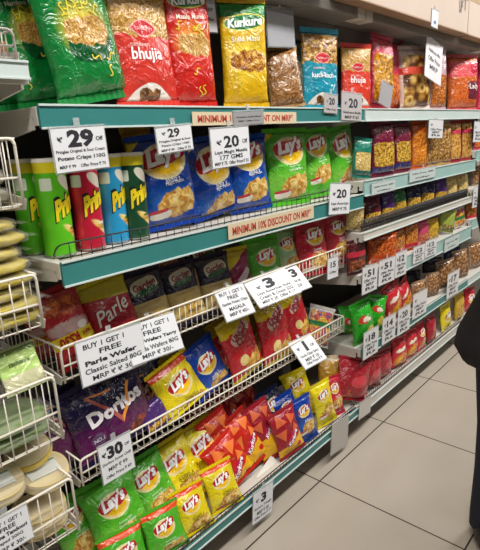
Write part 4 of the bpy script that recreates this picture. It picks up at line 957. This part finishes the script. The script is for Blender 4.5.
def person(px, py, yaw):
    e = empty('person', 'person in long black coat and navy trousers standing at right edge', 'person', (px, py, 0)); e.rotation_euler = (0, 0, R(yaw))
    J = [((0, 0, .92), (.14, .10)), ((0, 0, 1.10), (.12, .085)), ((0, .0, 1.30), (.15, .10)), ((0, .01, 1.42), (.07, .06)), ((0, .0, 1.50), .047), ((0, -.01, 1.56), .066), ((0, -.015, 1.64), .088), ((0, -.01, 1.70), .06)]
    Ed = [(i, i + 1) for i in range(7)]
    for s in (-1, 1):
        b = len(J)
        J += [((s * .10, 0, .86), .085), ((s * .095, -.01, .48), .056), ((s * .09, .02, .09), .038), ((s * .095, -.08, .035), .036), ((s * .10, -.15, .025), .028)]
        Ed += [(0, b), (b, b + 1), (b + 1, b + 2), (b + 2, b + 3), (b + 3, b + 4)]
        b = len(J)
        J += [((s * .17, .01, 1.38), .055), ((s * .175, -.06, 1.12), .042), ((s * .12, -.24, 1.0), .030), ((s * .10, -.30, .99), (.026, .034)), ((s * .09, -.33, .98), (.022, .036))]
        Ed += [(2, b)] + [(b + k, b + k + 1) for k in range(4)]
        for f, (dx, dl) in enumerate(((-.022, .055), (-.008, .068), (.008, .064), (.022, .05))):
            c = len(J); bz = .98 + dx
            J += [((s * .085, -.36, bz), .009), ((s * .078, -.36 - dl * .5, bz - .004), .008), ((s * .065, -.36 - dl * .85, bz - .012), .007)]
            Ed += [(b + 4, c), (c, c + 1), (c + 1, c + 2)]
        c = len(J); J += [((s * .075, -.33, 1.02), .010), ((s * .062, -.36, 1.03), .008)]; Ed += [(b + 3, c), (c, c + 1)]
    skinned('body', J, Ed, SKIN, e)
    # face
    for s in (-1, 1):
        bm = bmesh.new(); bmesh.ops.create_uvsphere(bm, u_segments=12, v_segments=8, radius=.0105, matrix=Matrix.Translation((s * .032, -.083, 1.635))); ey = obj('eye', bm, e, mat('ECE8E2', .3))
        bm = bmesh.new(); bmesh.ops.create_uvsphere(bm, u_segments=10, v_segments=8, radius=.0055, matrix=Matrix.Translation((s * .032, -.0895, 1.635))); obj('iris', bm, ey, mat('22160E', .2))
        bm = bmesh.new(); tube(bm, [(s * .048, -.078, 1.652), (s * .034, -.090, 1.657), (s * .018, -.092, 1.653)], .003, 5); obj('eyebrow', bm, e, mat('120E0C', .6))
        bm = bmesh.new(); bmesh.ops.create_uvsphere(bm, u_segments=10, v_segments=8, radius=.022, matrix=Matrix.Translation((s * .086, .0, 1.63)) @ Matrix.Diagonal((.4, .8, 1.3, 1))); obj('ear', bm, e, SKIN)
    bm = bmesh.new(); bmesh.ops.create_cone(bm, cap_ends=True, segments=10, radius1=.016, radius2=.006, depth=.05, matrix=Matrix.Translation((0, -.103, 1.61)) @ Matrix.Rotation(.35, 4, 'X')); obj('nose', bm, e, SKIN)
    bm = bmesh.new(); box(bm, -.024, .024, -.095, -.082, 1.562, 1.574, .004); obj('mouth', bm, e, mat('7A4038', .5))
    bm = bmesh.new(); bmesh.ops.create_uvsphere(bm, u_segments=24, v_segments=16, radius=1)
    for v in list(bm.verts):
        c = v.co.copy(); v.co = Vector((c.x * .098, .012 + c.y * .105, 1.665 + c.z * .098))
    bmesh.ops.delete(bm, geom=[v for v in bm.verts if v.co.y < -.04 and v.co.z < 1.69 or v.co.z < 1.60], context='VERTS')
    for f in bm.faces: f.smooth = True
    obj('hair', bm, e, mat('120E0C', .5))
    # coat: rings of an open skirt and bodice
    bm = bmesh.new(); N = 40; rings = []
    for z, a, b in ((.70, .20, .17), (.72, .235, .20), (.75, .252, .21), (.80, .245, .20), (.88, .212, .17), (.96, .175, .15), (1.10, .155, .128), (1.26, .19, .14), (1.36, .205, .128), (1.42, .15, .10), (1.46, .075, .07)):
        rings.append([bm.verts.new((a * math.cos(6.28319 * k / N) * (1 + .03 * math.sin(k * 1.9) * (1.2 - z)), b * math.sin(6.28319 * k / N), z)) for k in range(N)])
    for A, B in zip(rings, rings[1:]):
        for k in range(N): f = bm.faces.new((A[k], A[(k + 1) % N], B[(k + 1) % N], B[k])); f.smooth = True
    obj('coat', bm, e, COAT)
    for k in range(5):
        z = .95 + .09 * k; bm = bmesh.new(); bmesh.ops.create_uvsphere(bm, u_segments=10, v_segments=6, radius=.008, matrix=Matrix.Translation((0, -(.155 - .03 * min(k, 2) * .5) - (.012 if k > 2 else 0), z))); obj('button', bm, e, mat('2A2A2E', .3))
    for s in (-1, 1):
        bm = bmesh.new(); tube(bm, [(s * .16, .01, 1.38), (s * .178, -.03, 1.2), (s * .172, -.07, 1.12), (s * .14, -.17, 1.045), (s * .118, -.245, 1.0)], .056, 16); obj('sleeve', bm, e, COAT)
        bm = bmesh.new(); rr = []
        for z, r0, yy in ((.05, .062, .02), (.10, .064, .018), (.30, .068, .0), (.48, .075, -.01), (.70, .092, -.005), (.88, .105, 0)):
            rr.append([bm.verts.new((s * .095 + r0 * math.cos(6.28319 * k / 20), yy + r0 * math.sin(6.28319 * k / 20), z)) for k in range(20)])
        for A, B in zip(rr, rr[1:]):
            for k in range(20): f = bm.faces.new((A[k], A[(k + 1) % 20], B[(k + 1) % 20], B[k])); f.smooth = True
        obj('trouser_leg', bm, e, JEAN)
        bm = bmesh.new(); bmesh.ops.create_uvsphere(bm, u_segments=20, v_segments=12, radius=1)
        for v in bm.verts:
            c = v.co.copy(); v.co = Vector((s * .103 + c.x * .056, -.05 + c.y * .135, max(.0, .045 + c.z * .05 * (1 - .25 * min(0, c.y) * -1))))
        for f in bm.faces: f.smooth = True
        obj('shoe', bm, e, SHOE)
    return e
person(1.768, .330, -48)

# ------------------------------------------------------------------ light
w = bpy.data.worlds.new('store'); SC.world = w; w.use_nodes = True
bg = w.node_tree.nodes['Background']; bg.inputs[0].default_value = (.95, .97, 1, 1); bg.inputs[1].default_value = .035
def area(x, y, z, sx, sy, power, tilt=(0, 0, 0), col=(1, .97, .93)):
    l = bpy.data.lights.new('ceiling_panel', 'AREA'); l.shape = 'RECTANGLE'; l.size = sx; l.size_y = sy; l.energy = power; l.color = col
    o = bpy.data.objects.new('ceiling_panel', l); COL.objects.link(o); o.location = (x, y, z); o.rotation_euler = tilt
for x in (-.8, .6, 2.0, 3.4, 4.8, 6.2): area(x, -.05, 3.05, 1.2, .25, 30)
for x in (.4, 3.0, 5.6): area(x, -1.7, 3.05, 1.2, .3, 9)
SC.view_settings.view_transform = 'Standard'; SC.view_settings.look = 'None'; SC.view_settings.gamma = 1; SC.view_settings.use_curve_mapping = False
SC.view_settings.exposure = .2

LV = ((1.5, 'topmost stocked shelf'), (1.16, 'second shelf'), (.84, 'middle shelves and upper basket'), (.43, 'lower basket and shelf'), (-1, 'bottom shelf'))
for o in list(SC.objects):
    if o.parent or 'label' not in o or 'group' in o: continue
    if o['category'] in ('person', 'card'): continue
    z = o.location.z - (.06 if o['category'] in ('price tag',) else 0); lv = next(n for zz, n in LV if z > zz)
    plural = {'shelf unit': 'shelf units in a row', 'wire basket': 'wire baskets on the shelves', 'carton': 'cartons above the shelves', 'shelf guard': 'black shelf guards', 'crisp tube': 'crisp tubes on the second shelf'}.get(o['category'])
    o['group'] = plural or (o['category'] + 's on the ' + lv)
